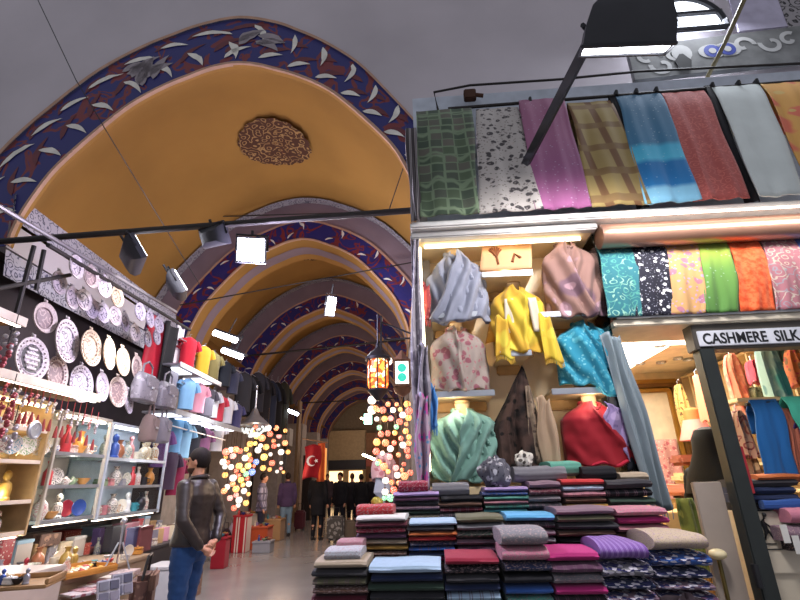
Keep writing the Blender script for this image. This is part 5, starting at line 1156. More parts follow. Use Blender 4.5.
cbox('gift_box', 'red and white sparkling box next to the orange tray', 'box', 70, 556, TZ, .22, .32, .1, SPK, fabric('red_white', 'b55a50', 'd8c0b8', 'dots', 30, 'a03a3a', .4, 0), -18)
cbox('cardboard_box', 'brown picture-fronted box on the beige counter', 'box', 40, 546, .925, .24, .26, .12, fabric('pic_box', '5a4238', '8a6a58', 'floral', 14, '3a2a28', .6, 0), None, -10)
cbox('phone_box', 'white and pale blue box behind the black cases', 'box', 97, 535, TZ, .28, .42, .12, plain('pale_blue_box', '9ab0c0', .4), plain('pale_lid', 'b9ccd4', .4), -6)
for k, (px, py, c_, l) in enumerate(((112, 545, '2a282e', 'black'), (119, 541, '8a5a68', 'dusty pink'), (127, 539, '8c4a5c', 'rose'), (134, 547, '3a3a5a', 'indigo'), (140, 546, '6a3a3c', 'wine red'))):
    cbox('travel_case', '%s upright travel case in the row beside the pale blue box' % l, 'case', px, py + 6, TZ, .10, .30, .26, plain('case_' + c_, c_, .5), plain('case_top_' + c_, c_, .4), 0, 'upright travel cases')
for k in range(7):
    px = 144 + k * 3; o = cbox('notebook', '%s patterned notebook, %s in the row before the leather-jacketed man' % (['violet', 'grey', 'tan', 'pink', 'cream', 'brown', 'white'][k], NTH[k]), 'notebook', 142 + k * 6, 548 - k * 2.0, .70, .04, .26, .2, plain('nb_%d' % k, ['5a4a6a', '77737c', 'a5855c', 'b58090', 'c2b498', '6a4a3a', 'c9c4bc'][k], .6), None, -25)
for k, (px, py, c_, l) in enumerate(((152, 528, 'c98a9a', 'pink'), (160, 522, '8aa8c0', 'pale blue'), (168, 518, 'c2c0c4', 'white'), (176, 524, '77687c', 'mauve'), (172, 512, 'b03a48', 'red'))):
    cbox('folded_towel', '%s folded towel at the rear of the black table' % l, 'towel', px, py, .72, .26, .22, .1, fabric('towel_' + c_, c_, None), None, rnd.uniform(-20, 20))
c = atZ(116, 570, TZ); st = thing('wire_stand', 'chrome wire stand on the trinket table before the travel cases', 'stand', loc=c, group='goods on the left tables')
for a in range(3): part('leg', MB().tube([(.02 * cos(a * 2.1), .02 * sin(a * 2.1), .24), (.13 * cos(a * 2.1), .13 * sin(a * 2.1), 0)], .008, 6), STEEL, st)
part('stem', MB().tube([(0, 0, .22), (0, 0, .42)], .01, 6).ball((0, 0, .43), .03, 8), STEEL, st)
# magazines, postcards, bags on the floor side
LOW_ = table('low front table with magazines at the foot of the trinket table', -2.66, -2.3, 3.6, 4.5, .62, plain('table_pinkish', '9a7f78', .5))
for k in range(6):
    c = atZ(84 + k * 8, 594 - k * 3.5, .625); single('magazine', MB().rbox(-.11, .11, -.15, .15, 0, .02 + .006 * k, .003), fabric('mag_%d' % k, ['c2b8b8', 'b98a8c', 'c9c2c0', 'a8686c', 'c4bcb0', 'b5a0a0'][k], ['8a4a50', '7a6a6a'][k % 2], 'floral', 16, 'd8d2cc', .4, 0), '%s magazine along the low front table' % NTH[k], 'magazine', loc=c, rz=R(-30 + 8 * k), group='magazines on the low front table')
for k, (px, py) in enumerate(((108, 604), (122, 596))):
    c = atZ(px, py, .625); t = thing('postcard_rack', '%s small grey postcard rack leaning at the low front table' % ['nearer', 'farther'][k], 'postcard rack', loc=(c.x, c.y, .63), rz=(0, R(-18), R(-30)), group='postcard racks'); part('board', MB().rbox(-.01, .01, -.09, .09, 0, .17, .003), plain('rack_grey', 'a9a6ac', .5), t)
    for j in range(4): part('postcard', MB().rbox(.012, .018, -.08 + .085 * (j % 2), -.005 + .085 * (j % 2), .01 + .08 * (j // 2), .075 + .08 * (j // 2), .002), plain('card_%d' % j, ['5a5a66', '77737c', '6a6a72', '4a4a58'][j], .5), t)
c = atZ(147, 598, .3); bg = thing('shoulder_bag', 'brown shoulder bag with dark flap standing between the low table and the white box', 'bag', loc=(-2.62, 5.35, .32), rz=R(20))
part('body', MB().rbox(-.10, .10, -.2, .2, .0, .36, .05), fabric('brown_bag', '6a4a40', '4a302c', 'floral', 8, '8a6a58', .5, 0), bg); part('flap', MB().rbox(.06, .115, -.19, .19, .20, .38, .03), fabric('bag_flap', '8a6a5c', '5a4038', 'plain', 8), bg); part('strap', MB().tube([(0, -.19, .32), (.02, -.12, .52), (.02, .12, .52), (0, .19, .32)], .014, 6), BLACK, bg)
part('stand', MB().rbox(-.12, .12, -.2, .2, -.32, 0, .01), plain('crate_brown', '4a3a34', .6), bg)
c = atZ(165, 592, 0.0); wx = thing('white_box', 'plain white box on the floor beside the leather-jacketed man', 'box', loc=(-3.22, 7.15, 0)); part('body', MB().rbox(-.22, .16, -.22, .3, 0, .46, .008), plain('carton_white', 'c9c8cc', .5, var=.04), wx); part('lid', MB().rbox(-.23, .17, -.23, .31, .46, .5, .006), plain('carton_white2', 'b9b6ba', .5, var=.04), wx)
c = atZ(181, 590, 0.0); single('carton', MB().rbox(-.14, .12, -.16, .16, 0, .5, .006), fabric('brown_print', '8a6a58', '5a3a30', 'floral', 6, 'a58a74', .6, 0), 'brown printed carton between the white box and the leather-jacketed man', 'carton', loc=(-3.14, 7.75, 0))
# flat tray things at the near corner
c = atZ(20, 586, .925); t = thing('wooden_tray', 'wooden tray of carved pieces on the near corner of the beige counter', 'tray', loc=c, rz=R(15)); part('tray', MB().rbox(-.2, .2, -.16, .16, 0, .02, .006).rbox(-.2, .2, .14, .16, .02, .05, .004).rbox(.18, .2, -.14, .14, .02, .05, .004), plain('tray_wood', '8f6c44', .5, var=.25), t)
for k in range(7):
    p = c + Vector((-.12 + .05 * (k % 5), -.07 + .1 * (k // 5), .022)); ware(['bowl', 'figurine', 'trinket_box'][k % 3], p, HUES[(k * 3) % 14], '%s %s in the wooden tray, %s in its rows' % (HUES[(k * 3) % 14][0], ['bowl', 'figurine', 'trinket box'][k % 3], NTH[k]), 'carved pieces in the wooden tray', .55)
for k in range(9):
    p = Vector((-3.35 + .09 * (k % 3) * 1.6, 2.95 + .1 * k, .925)); hu = HUES[(k * 5 + 2) % 14]; kd = ['dish', 'trinket_box', 'figurine', 'vase'][k % 4]
    ware(kd, p, hu, '%s %s standing on the beige counter, %s from its near end' % (hu[0], kd.replace('_', ' '), NTH[k]), 'wares on the beige counter', 1.1, -.4)
# ------------------------------------------------------------------ far stalls on the left: boxes and bags on the floor
for k, (px, py, c_, w, h, l) in enumerate(((216, 560, 'c2bcc4', .3, .55, 'white plastic bag on the floor behind the leather-jacketed man'), (224, 552, '3a2c34', .3, .5, 'dark bag on the floor beyond the white plastic bag'), (231, 548, 'b5aab8', .3, .55, 'lilac white bag on the floor before the red crates'))):
    c = atZ(px, py, 0); b = MB(); rs = [[Vector((w / 2 * s * cos(a) * (1 + .1 * sin(3 * a + z)), w / 2 * s * sin(a), z)) for a in [q * PI / 8 for q in range(16)]] for z, s in ((0, .9), (h * .4, 1.05), (h * .75, .8), (h, .35))]
    t = thing('bag', l, 'bag', loc=c, group='bags on the floor of the left stalls'); b.rings(rs); part('body', b, fabric('bag_' + c_, c_, None), t); part('handle', MB().tube([(-.05, 0, h), (-.04, 0, h + .12), (.04, 0, h + .12), (.05, 0, h)], .01, 5), fabric('bag_' + c_, c_, None), t)
for k, (px, py, c_, w, h, l) in enumerate(((219, 568, '9a1f2c', .26, .5, 'tall red display bin behind the leather-jacketed man'), (240, 552, 'a8242c', .34, .75, 'red striped bin on the floor before the glowing lamps'), (251, 545, 'c0b4a0', .35, .7, 'beige bin beside the red striped bin'), (259, 548, 'b5502c', .5, .45, 'orange crate below the person in the checked shirt'), (272, 540, 'a8845c', .55, .5, 'tan cardboard crate at the end of the left stalls'), (263, 552, '8f8f96', .4, .2, 'grey flat box before the orange crate'))):
    c = atZ(px, py, 0); t = thing('crate', l, 'crate', loc=c, group='crates on the floor of the left stalls'); part('body', MB().rbox(-w / 2, w / 2, -w / 2, w / 2, 0, h, .01), fabric('crate_' + c_, c_, 'd8cfc4' if k == 1 else None, 'bandx' if k == 1 else 'plain', 5), t)
    part('rim', MB().rbox(-w / 2 - .015, w / 2 + .015, -w / 2 - .015, w / 2 + .015, h, h + .04, .008), plain('crate_rim_' + c_, c_, .5), t)
    for q in range(5):
        hu = HUES[(q * 4 + k) % 14]; ware(['bowl', 'trinket_box', 'mug', 'figurine', 'bowl'][q], c + Vector((w * .3 * cos(q * 1.26), w * .3 * sin(q * 1.26), h + .041)), hu, '%s %s on top of the %s' % (hu[0], ['shallow bowl', 'trinket box', 'mug', 'figurine', 'deep bowl'][q], ' '.join(l.split()[:3])), 'wares on the floor crates', .8)

# small wares covering the tables
RT = random.Random(3)
def heap(n, X0, X1, Y0, Y1, z, where, kinds, grp, s0=.7, s1=1.1):
    k = 0; pts = []; tries = 0
    while k < n and tries < 900:
        tries += 1; x, y = RT.uniform(X0, X1), RT.uniform(Y0, Y1)
        if any((x - a) ** 2 + (y - b) ** 2 < .135 ** 2 for a, b in pts): continue
        pts.append((x, y)); k += 1
    pts.sort(key=lambda p: p[1])
    for i, (x, y) in enumerate(pts):
        kd = RT.choice(kinds); hu = RT.choice(HUES); ware(kd, (x, y, z), hu, '%s %s, %s of the wares %s' % (hu[0], kd.replace('_', ' '), NTH[i] + ' in order' if i < 20 else 'last', where), grp, RT.uniform(s0, s1), RT.uniform(-.6, .3), RT.random() < .4)
heap(20, -3.85, -3.32, 4.45, 5.4, TZ, 'at the near trinket table end', ['bowl', 'trinket_box', 'figurine', 'dish', 'mug', 'vase'], 'wares at the near end of the trinket table', .8, 1.3)
heap(16, -3.28, -3.06, 4.45, 6.2, TZ, 'along the trinket table front', ['bowl', 'trinket_box', 'trinket_box', 'figurine', 'dish'], 'wares along the front of the trinket table', .6, 1.0)
heap(14, -4.2, -3.6, 6.5, 8.4, .70, 'at the rear of the black table', ['trinket_box', 'bowl', 'vase', 'bottle', 'teapot'], 'wares at the rear of the black table', .9, 1.5)
heap(12, -3.3, -2.85, 2.75, 3.8, .922, 'around the wooden tray', ['dish', 'trinket_box', 'figurine', 'bowl'], 'wares around the wooden tray', .7, 1.1)
for k, (px, py, h_, l) in enumerate(((243, 392, .9, 'dark grey garment, first hanging under the vault beyond the shirts'), (250, 396, 1.0, 'black garment, second hanging under the vault beyond the shirts'), (257, 392, 1.0, 'charcoal garment, third hanging under the vault beyond the shirts'), (264, 398, 1.1, 'blackish garment, fourth hanging under the vault beyond the shirts'), (270, 404, 1.3, 'dark blue long garment hanging beside the white crystal chandelier'), (276, 408, 1.5, 'black long garment hanging before the brown pilaster'), (283, 408, 1.6, 'dark olive long garment hanging before the brown pilaster'))):
    shirt(l, px, py, .5, h_, ['2e2e34', '17171b', '2a2a32', '1c1b20', '22283a', '141418', '2a2b24'][k], -3.75, 40, 'dark garments beyond the shirts')

# upright gift boxes and bags in the rear row under the cases
RB = random.Random(21); BOXC = [('pink', 'b9788a'), ('pale blue', '8fb0c4'), ('cream', 'cdbfa4'), ('brown', '6a4c3c'), ('red', 'a03a40'), ('grey', '8a8890'), ('violet', '6c5688'), ('turquoise', '5a9ca4'), ('tan', 'a5845c'), ('white', 'c9c6c4')]
y = 4.5; k = 0
while y < 8.45 and k < 20:
    nm, hx = BOXC[(k * 7) % 10]; wd = RB.uniform(.16, .26); h = RB.uniform(.14, .34); zb = TZ if y + wd < 6.28 else .70
    if not (6.05 < y < 6.45):
        t = thing('gift_box', '%s upright gift box, %s along the rear row under the lit cases' % (nm, NTH[k]), 'box', loc=(-3.86 if y < 6.3 else -4.0, y + wd / 2, zb), group='gift boxes in the rear row')
        part('body', MB().rbox(-.05, .05, -wd / 2 + .01, wd / 2 - .01, 0, h, .006), fabric('giftbox_%d' % (k % 10), hx, 'd8cfc4', ['plain', 'floral', 'dots', 'bandx'][k % 4], [8, 14, 30, 12][k % 4], '7a6a6a', .5, 0), t)
        part('lid', MB().rbox(-.055, .055, -wd / 2 + .006, wd / 2 - .006, h, h + .03, .005), plain('giftlid_' + nm, hx, .4), t); k += 1
    y += wd + .01

# ================================================================== MOSAIC LAMPS AND LANTERNS
def mosaic_mat(nm, c1, c2, st):
    k = ('mos', nm)
    if k in MATS: return MATS[k]
    n = NT('mosaic_' + nm); v = n.node('ShaderNodeTexVoronoi', Scale=26.0); n.link(n.coord(), v.inputs[0])
    sp = n.node('ShaderNodeSeparateColor'); n.link(v.outputs['Color'], sp.inputs[0])
    c = n.ramp(sp.outputs[0], [(.3, hexc(c1)), (.6, hexc(c2)), (.85, hexc('fff0d0'))], 'CONSTANT')
    n.link(c, n.b.inputs['Base Color']); n.link(c, n.b.inputs['Emission Color']); n.b.inputs['Emission Strength'].default_value = st; MATS[k] = n.m; return n.m
MOS = {'red': ('d8281c', 'ff6a3c'), 'amber': ('e08a28', 'ffc060'), 'white': ('e8e0d8', 'fff4e4'), 'blue': ('2f56c8', '70a8f0'), 'yellow': ('e0b830', 'ffe480'), 'green': ('3fa070', '90e0b0'), 'pink': ('d86a70', 'ffb0a0'), 'orange': ('e0602c', 'ff9a50')}
lp = bpy.data.objects.new('mosaic_lamp', None)
_pm = {}
def mosaic(col, loc, r, label, grp, drop=.5):
    if not _pm:
        _pm['g'] = MB().ball((0, 0, 0), 1, 10).mesh('globe', [plain('proto', '888888')]); _pm['c'] = MB().lathe([(.45, .86), (.4, 1.05), (.2, 1.2), (.1, 1.4), (.02, 1.42)], 14).mesh('cap', [plain('lamp_bronze', '5a4028', .4, .7)])
        _pm['r'] = MB().tube([(0, 0, 1.35), (0, 0, 6)], .07, 5).mesh('chain', [plain('lamp_bronze', '5a4028', .4, .7)]); _pm['f'] = MB().lathe([(.3, -.92), (.32, -1.0), (.1, -1.12), (.04, -1.3), (.01, -1.32)], 12).mesh('finial', [plain('lamp_bronze', '5a4028', .4, .7)])
    t = bpy.data.objects.new('mosaic_lamp', None); C.objects.link(t); t.location = loc; t.scale = (r, r, r); ORG[t] = Vector((0, 0, 0)); tag(t, label, 'mosaic lamp', grp)
    for nm, k in (('globe', 'g'), ('cap', 'c'), ('chain', 'r'), ('finial', 'f')):
        o = part(nm, _pm[k], None, t)
        if k == 'g': o.material_slots[0].link = 'OBJECT'; o.material_slots[0].material = mosaic_mat(col, *MOS[col], 2.0 if col != 'white' else 1.5)
    return t
gl_ = 'mosaic lamps of the far left stall'
LM = [(262, 438, 'orange'), (270, 434, 'red'), (279, 436, 'pink'), (285, 443, 'orange'), (266, 447, 'amber'), (274, 446, 'red'), (281, 452, 'white'), (258, 450, 'white'), (250, 444, 'amber'), (264, 457, 'yellow'), (272, 463, 'red'), (256, 462, 'blue'), (248, 466, 'yellow'), (252, 472, 'blue'), (263, 468, 'amber'),
      (226, 452, 'red'), (233, 456, 'pink'), (240, 451, 'red'), (245, 458, 'white'), (223, 462, 'white'), (231, 467, 'white'), (239, 466, 'amber'), (246, 474, 'green'), (225, 475, 'amber'), (233, 478, 'white'), (241, 480, 'yellow'), (227, 487, 'white'), (236, 489, 'amber'), (244, 491, 'white'), (230, 498, 'pink'), (239, 500, 'white'), (246, 503, 'amber'), (234, 508, 'red'), (268, 428, 'white'), (276, 428, 'orange'), (288, 452, 'amber')]
cnt = {}
for i, (px, py, c) in enumerate(LM):
    X = -3.35 - .35 * (i % 3); p = atX(px, py, X); cnt[c] = cnt.get(c, 0) + 1
    where = 'upper bunch beyond the shirts' if px > 247 and py < 474 else 'lower bunch before the checked shirt'
    mosaic(c, p, .066 if px < 250 else .082, '%s glowing mosaic lamp, %s %s one of the %s' % (c, NTH[cnt[c] - 1], c, where), gl_)
R3 = random.Random(9); have = [(a, b) for a, b, _ in LM]
for i in range(34):
    for _ in range(50):
        px, py = (R3.uniform(222, 250), R3.uniform(448, 512)) if i % 2 else (R3.uniform(246, 290), R3.uniform(424, 474))
        if all((px - a) ** 2 + (py - b) ** 2 > 20 for a, b in have): break
    have.append((px, py)); c = R3.choice(['amber', 'white', 'red', 'orange', 'yellow', 'white', 'pink']); cnt[c + str(i % 2)] = cnt.get(c + str(i % 2), 0) + 1
    mosaic(c, atX(px, py, -3.5 - .4 * (i % 3)), R3.uniform(.05, .07), 'small %s mosaic lamp, %s of its colour in the %s' % (c, NTH[cnt[c + str(i % 2)] - 1], 'lower bunch' if i % 2 else 'upper bunch'), gl_)
LR = [(388, 361, 'white'), (381, 370, 'white'), (377, 379, 'white'), (374, 390, 'white'), (372, 400, 'white'), (372, 410, 'white')]
for k, (px, py, c) in enumerate(LR): mosaic(c, atY(px, py, 5.6 + .1 * k), .055, 'white globe lamp, %s down in the slanting string by the orange lantern' % NTH[k], 'string of white globe lamps')
cnt = {}; R2 = random.Random(5); used = []
cols = ['amber', 'white', 'orange', 'red', 'amber', 'white', 'pink', 'green', 'yellow', 'amber', 'orange', 'red', 'white']
for i in range(58):
    for _ in range(60):
        px = R2.uniform(375, 411); py = R2.uniform(404, 500)
        if px < 384 and py > 470: continue
        if all((px - a) ** 2 + (py - b) ** 2 > 36 for a, b in used): break
    used.append((px, py)); c = R2.choice(cols) if px < 398 else R2.choice(['amber', 'orange', 'red', 'orange', 'white']); cnt[c] = cnt.get(c, 0) + 1
    mosaic(c, atY(px, py, R2.uniform(5.2, 6.6)), R2.uniform(.026, .042), '%s mosaic lamp, %s among the %s ones of the dense cluster beside the scarf shop' % (c, NTH[cnt[c] - 1] if cnt[c] <= 20 else 'last', c), 'dense cluster of mosaic lamps')
# crystal chandelier far left
c = atX(254, 424, -3.5); ch = thing('chandelier', 'whitish crystal chandelier above the far left mosaic lamps', 'chandelier', loc=c)
part('frame', MB().lathe([(.05, .35), (.12, .2), (.35, .0), (.33, -.03), (.1, .15), (.04, .3)], 20).tube([(0, 0, .3), (0, 0, .9)], .02, 6), STEEL, ch)
for k in range(40): a = k * 2.4; rr = .08 + .25 * (k % 5) / 4; part('crystal', MB().ball((rr * cos(a), rr * sin(a), -.08 - .25 * (1 - rr / .35)), .035, 6), glow('crystal_glow', 'cfd8d8', .9), ch)
# big orange lantern and lit green panel lantern
c = atY(378, 373, 5.4); ln = thing('lantern', 'tall orange glass lantern with dark cap hanging under the vault edge', 'lantern', loc=c)
rr_ = .12; part('glass', MB().lathe([(rr_ * .8, -.2), (rr_, -.14), (rr_, .12), (rr_ * .85, .16)], 12), mosaic_mat('lantern', 'c0501c', 'ff9a40', 2.2), ln)
part('cap', MB().lathe([(.15, .15), (.15, .18), (.10, .24), (.03, .30), (.02, .36)], 12), DARK, ln); part('base', MB().lathe([(.03, -.30), (.08, -.25), (.12, -.19), (.12, -.21), (.02, -.32)], 12), DARK, ln); part('chain', MB().tube([(0, 0, .34), (0, 0, .72)], .012, 6), DARK, ln)
fr = MB()
for k in range(8): a = k * PI / 4; fr.tube([(.125 * cos(a), .125 * sin(a), -.19), (.125 * cos(a), .125 * sin(a), .16)], .008, 4)
part('frame', fr, DARK, ln)
c = atY(402, 374, 5.0); ln = thing('lantern', 'lantern with lit panels showing green rounds, beside the case edge', 'lantern', loc=c)
part('panel', MB().box(-.075, .075, -.075, .075, -.12, .12), glow('lantern_panel', 'e8f0e8', 3.0), ln); gm = MB()
for z in (-.05, .05): gm.lathe([(.048, 0), (.002, .002)], 16, (0, -.078, z), 'y')
part('green_round', gm, glow('green_round', '2fae94', 1.4), ln)
fr = MB()
for x in (-.08, .08):
    for y in (-.08, .08): fr.tube([(x, y, -.14), (x, y, .13)], .012, 5)
fr.box(-.09, .09, -.09, .09, .12, .145).box(-.09, .09, -.09, .09, -.145, -.12); part('frame', fr, plain('lantern_wood', '6a4428', .5), ln)
part('cap', MB().lathe([(.11, .14), (.05, .2), (.01, .26)], 4), plain('lantern_wood', '6a4428', .5), ln); part('foot', MB().lathe([(.02, -.24), (.08, -.2), (.10, -.15), (.09, -.145)], 12), plain('lantern_wood', '6a4428', .5), ln)
c = atY(368, 419, 7.5); gs = thing('lit_sign', 'small glowing green and white sign left of the mosaic lamps', 'sign', loc=c); part('panel', MB().rbox(-.06, .06, -.02, .02, -.08, .08, .006), glow('green_sign', 'a8f0dc', 5), gs); part('bracket', MB().tube([(0, 0, .08), (0, .0, .25)], .008, 5), DARK, gs)
for k, (a, b, l) in enumerate((((381, 316), (381, 356), 'upright dark rod holding the orange lantern'), ((381, 322), (412, 334), 'slanting dark rod between the orange lantern and the shop'), ((384, 340), (412, 338), 'level dark rod behind the orange lantern'))):
    sthing('lantern_rod', l, 'rod', [atY(*a, 5.5), atY(*b, 5.3)], .012, DARK, 6, 'rods holding the lanterns')

# ================================================================== FAR END OF THE PASSAGE
def sbox(name, lab, cat, px0, px1, py0, py1, Y, dep, mat, grp=None):
    a = atY(px0, py1, Y); b = atY(px1, py0, Y); t = thing(name, lab, cat, loc=((a.x + b.x) / 2, Y + dep / 2, a.z), group=grp)
    part('panel', MB().rbox(-(b.x - a.x) / 2, (b.x - a.x) / 2, -dep / 2, dep / 2, 0, b.z - a.z, .01), mat, t); return t, (b.x - a.x), b.z - a.z
t, w, h = sbox('shop', 'cream far shop front with dark sign band at the passage end', 'shop', 322, 366, 430, 500, 33.2, .4, plain('far_cream', 'a5906c', .7))
part('sign_band', MB().rbox(-w / 2, w / 2, -.26, -.2, h * .42, h * .56, .01), BLACK, t)
for k, x in enumerate((-.55, .75)): part('window', MB().rbox(x - .45, x + .45, -.24, -.2, h * .05, h * .4, .01), glow('far_window', 'ffd8a0', 2.2), t)
t, w, h = sbox('shop', 'dim brown far shop front behind the crowd, half hidden by the mosaic lamps', 'shop', 366, 402, 432, 505, 32.5, .4, plain('far_brown', '6a4a30', .7)); part('sign_band', MB().rbox(-w / 2, w / 2, -.26, -.2, h * .52, h * .62, .01), plain('far_red_sign', '8a3c24', .6), t)
part('window', MB().rbox(-.8, .6, -.24, -.2, h * .1, h * .5, .01), glow('far_window2', 'ffb878', 2.0), t)
# left side shops beyond the lamps: shutter, columns, warm lit front
t, w, h = sbox('roller_shutter', 'grey ribbed roller shutter behind the person in the purple jacket', 'shutter', 268, 287, 440, 525, 19.5, .15, plain('shutter_grey', '6f6a66', .5, .2))
sl = MB()
for k in range(22): sl.rbox(-w / 2, w / 2, -.11, -.07, h * k / 22, h * (k + .8) / 22, .01)
part('slat', sl, plain('shutter_grey', '6f6a66', .5, .2), t)
sbox('awning', 'pale rounded awning above the grey roller shutter', 'awning', 270, 290, 428, 446, 19, .6, plain('awning_pale', 'a9a49c', .7))
sbox('pillar_panel', 'brown pilaster of the passage left of the red flag', 'pilaster', 291, 300, 400, 528, 20, .5, plain('pilaster', '80684c', .7))
sbox('shop_doorway', 'dark doorway hung with clothes behind the black coated people', 'doorway', 300, 312, 455, 530, 21, .3, plain('dark_door', '2c2420', .7))
sbox('shop_doorway', 'warm lit doorway beside the red flag', 'doorway', 318, 326, 448, 520, 22.5, .3, glow('warm_door', 'd89048', 1.2))
# red flag with white crescent and star
c = atY(312, 463, 13.0); fg = thing('flag', 'red flag with a white crescent and star hanging from a pole over the passage', 'flag', loc=c)
FW_, FH = .42, .82
part('cloth', MB().grid(lambda s, t: ((s - .5) * FW_ + .03 * sin(5 * t), .04 * sin(8 * s + 2 * t), FH / 2 - FH * t - .10 * s * (1 - t) * 0 + .06 * sin(3 * s)), 14, 14), fabric('flag_red', '8a1019', '701015', 'plain', 4), fg, solid=.008)
cr = MB(); P_ = []
for k in range(19): a = R(50) + k * R(260) / 18; P_.append((.13 * cos(a), -.075, .05 + .13 * sin(a)))
Q_ = []
for k in range(19): a = R(62) + k * R(236) / 18; Q_.append((.035 + .105 * cos(a), -.075, .05 + .105 * sin(a)))
cr.rings([[Vector(a), Vector(b)] for a, b in zip(P_, Q_)], closed=False, cap=False)
st_ = [(.12 + (.06 if k % 2 == 0 else .025) * cos(PI + k * PI / 5), -.075, .05 + (.06 if k % 2 == 0 else .025) * sin(PI + k * PI / 5)) for k in range(10)]; cr.add(st_, [tuple(range(10))])
part('crescent_and_star', cr, plain('flag_white', 'd8d0cc', .6), fg); part('pole', MB().tube([(-.28, .02, .62), (.40, .02, .50)], .015, 6), WOOD, fg)
c = atY(321, 462, 13.6); single('hanging_cloth', MB().grid(lambda s, t: ((s - .5) * .2, .03 * sin(9 * s), .5 - t * 1.0), 8, 8), fabric('orange_cl', 'c85a2c', None), 'orange cloth hanging beside the red flag', 'cloth', loc=c, solid=.01)

# ================================================================== PEOPLE
def capsule(mb, pts, rad, n=14, flat=1.0): mb.tube(pts, rad, n, flat); mb.ball(pts[0], rad[0] * .98, 6); mb.ball(pts[-1], rad[-1] * .98, 6)
def fuse(mb, vox, smooth=4, wr=0, seed=0):
    """closed pieces grown into one continuous skin"""
    me = mb.mesh('fuse', [BLACK], smooth=0); o = bpy.data.objects.new('fuse', me); C.objects.link(o)
    m = o.modifiers.new('r', 'REMESH'); m.mode = 'VOXEL'; m.voxel_size = vox
    s = o.modifiers.new('s', 'SMOOTH'); s.iterations = smooth; s.factor = .5
    dg = bpy.context.evaluated_depsgraph_get(); out = bpy.data.meshes.new_from_object(o.evaluated_get(dg)); bpy.data.objects.remove(o)
    if wr:
        nn = [v.normal.copy() for v in out.vertices]
        for v, n_ in zip(out.vertices, nn):
            p = v.co; q = noise.noise((p.x * 9 + seed, p.y * 9, p.z * 22)) + .6 * noise.noise((p.x * 24, p.y * 24 + seed, p.z * 40)); v.co = p + n_ * wr * q
    out.polygons.foreach_set('use_smooth', [True] * len(out.polygons)); return out
SKIN = plain('skin', 'b98468', .55, var=.06)
def loft(mb, secs, n=20):
    mb.rings([[Vector((cx + rx * math.copysign(abs(cos(a)) ** .85, cos(a)), cy + ry * math.copysign(abs(sin(a)) ** .85, sin(a)), z)) for a in [k * 2 * PI / n for k in range(n)]] for z, rx, ry, cx, cy in secs])
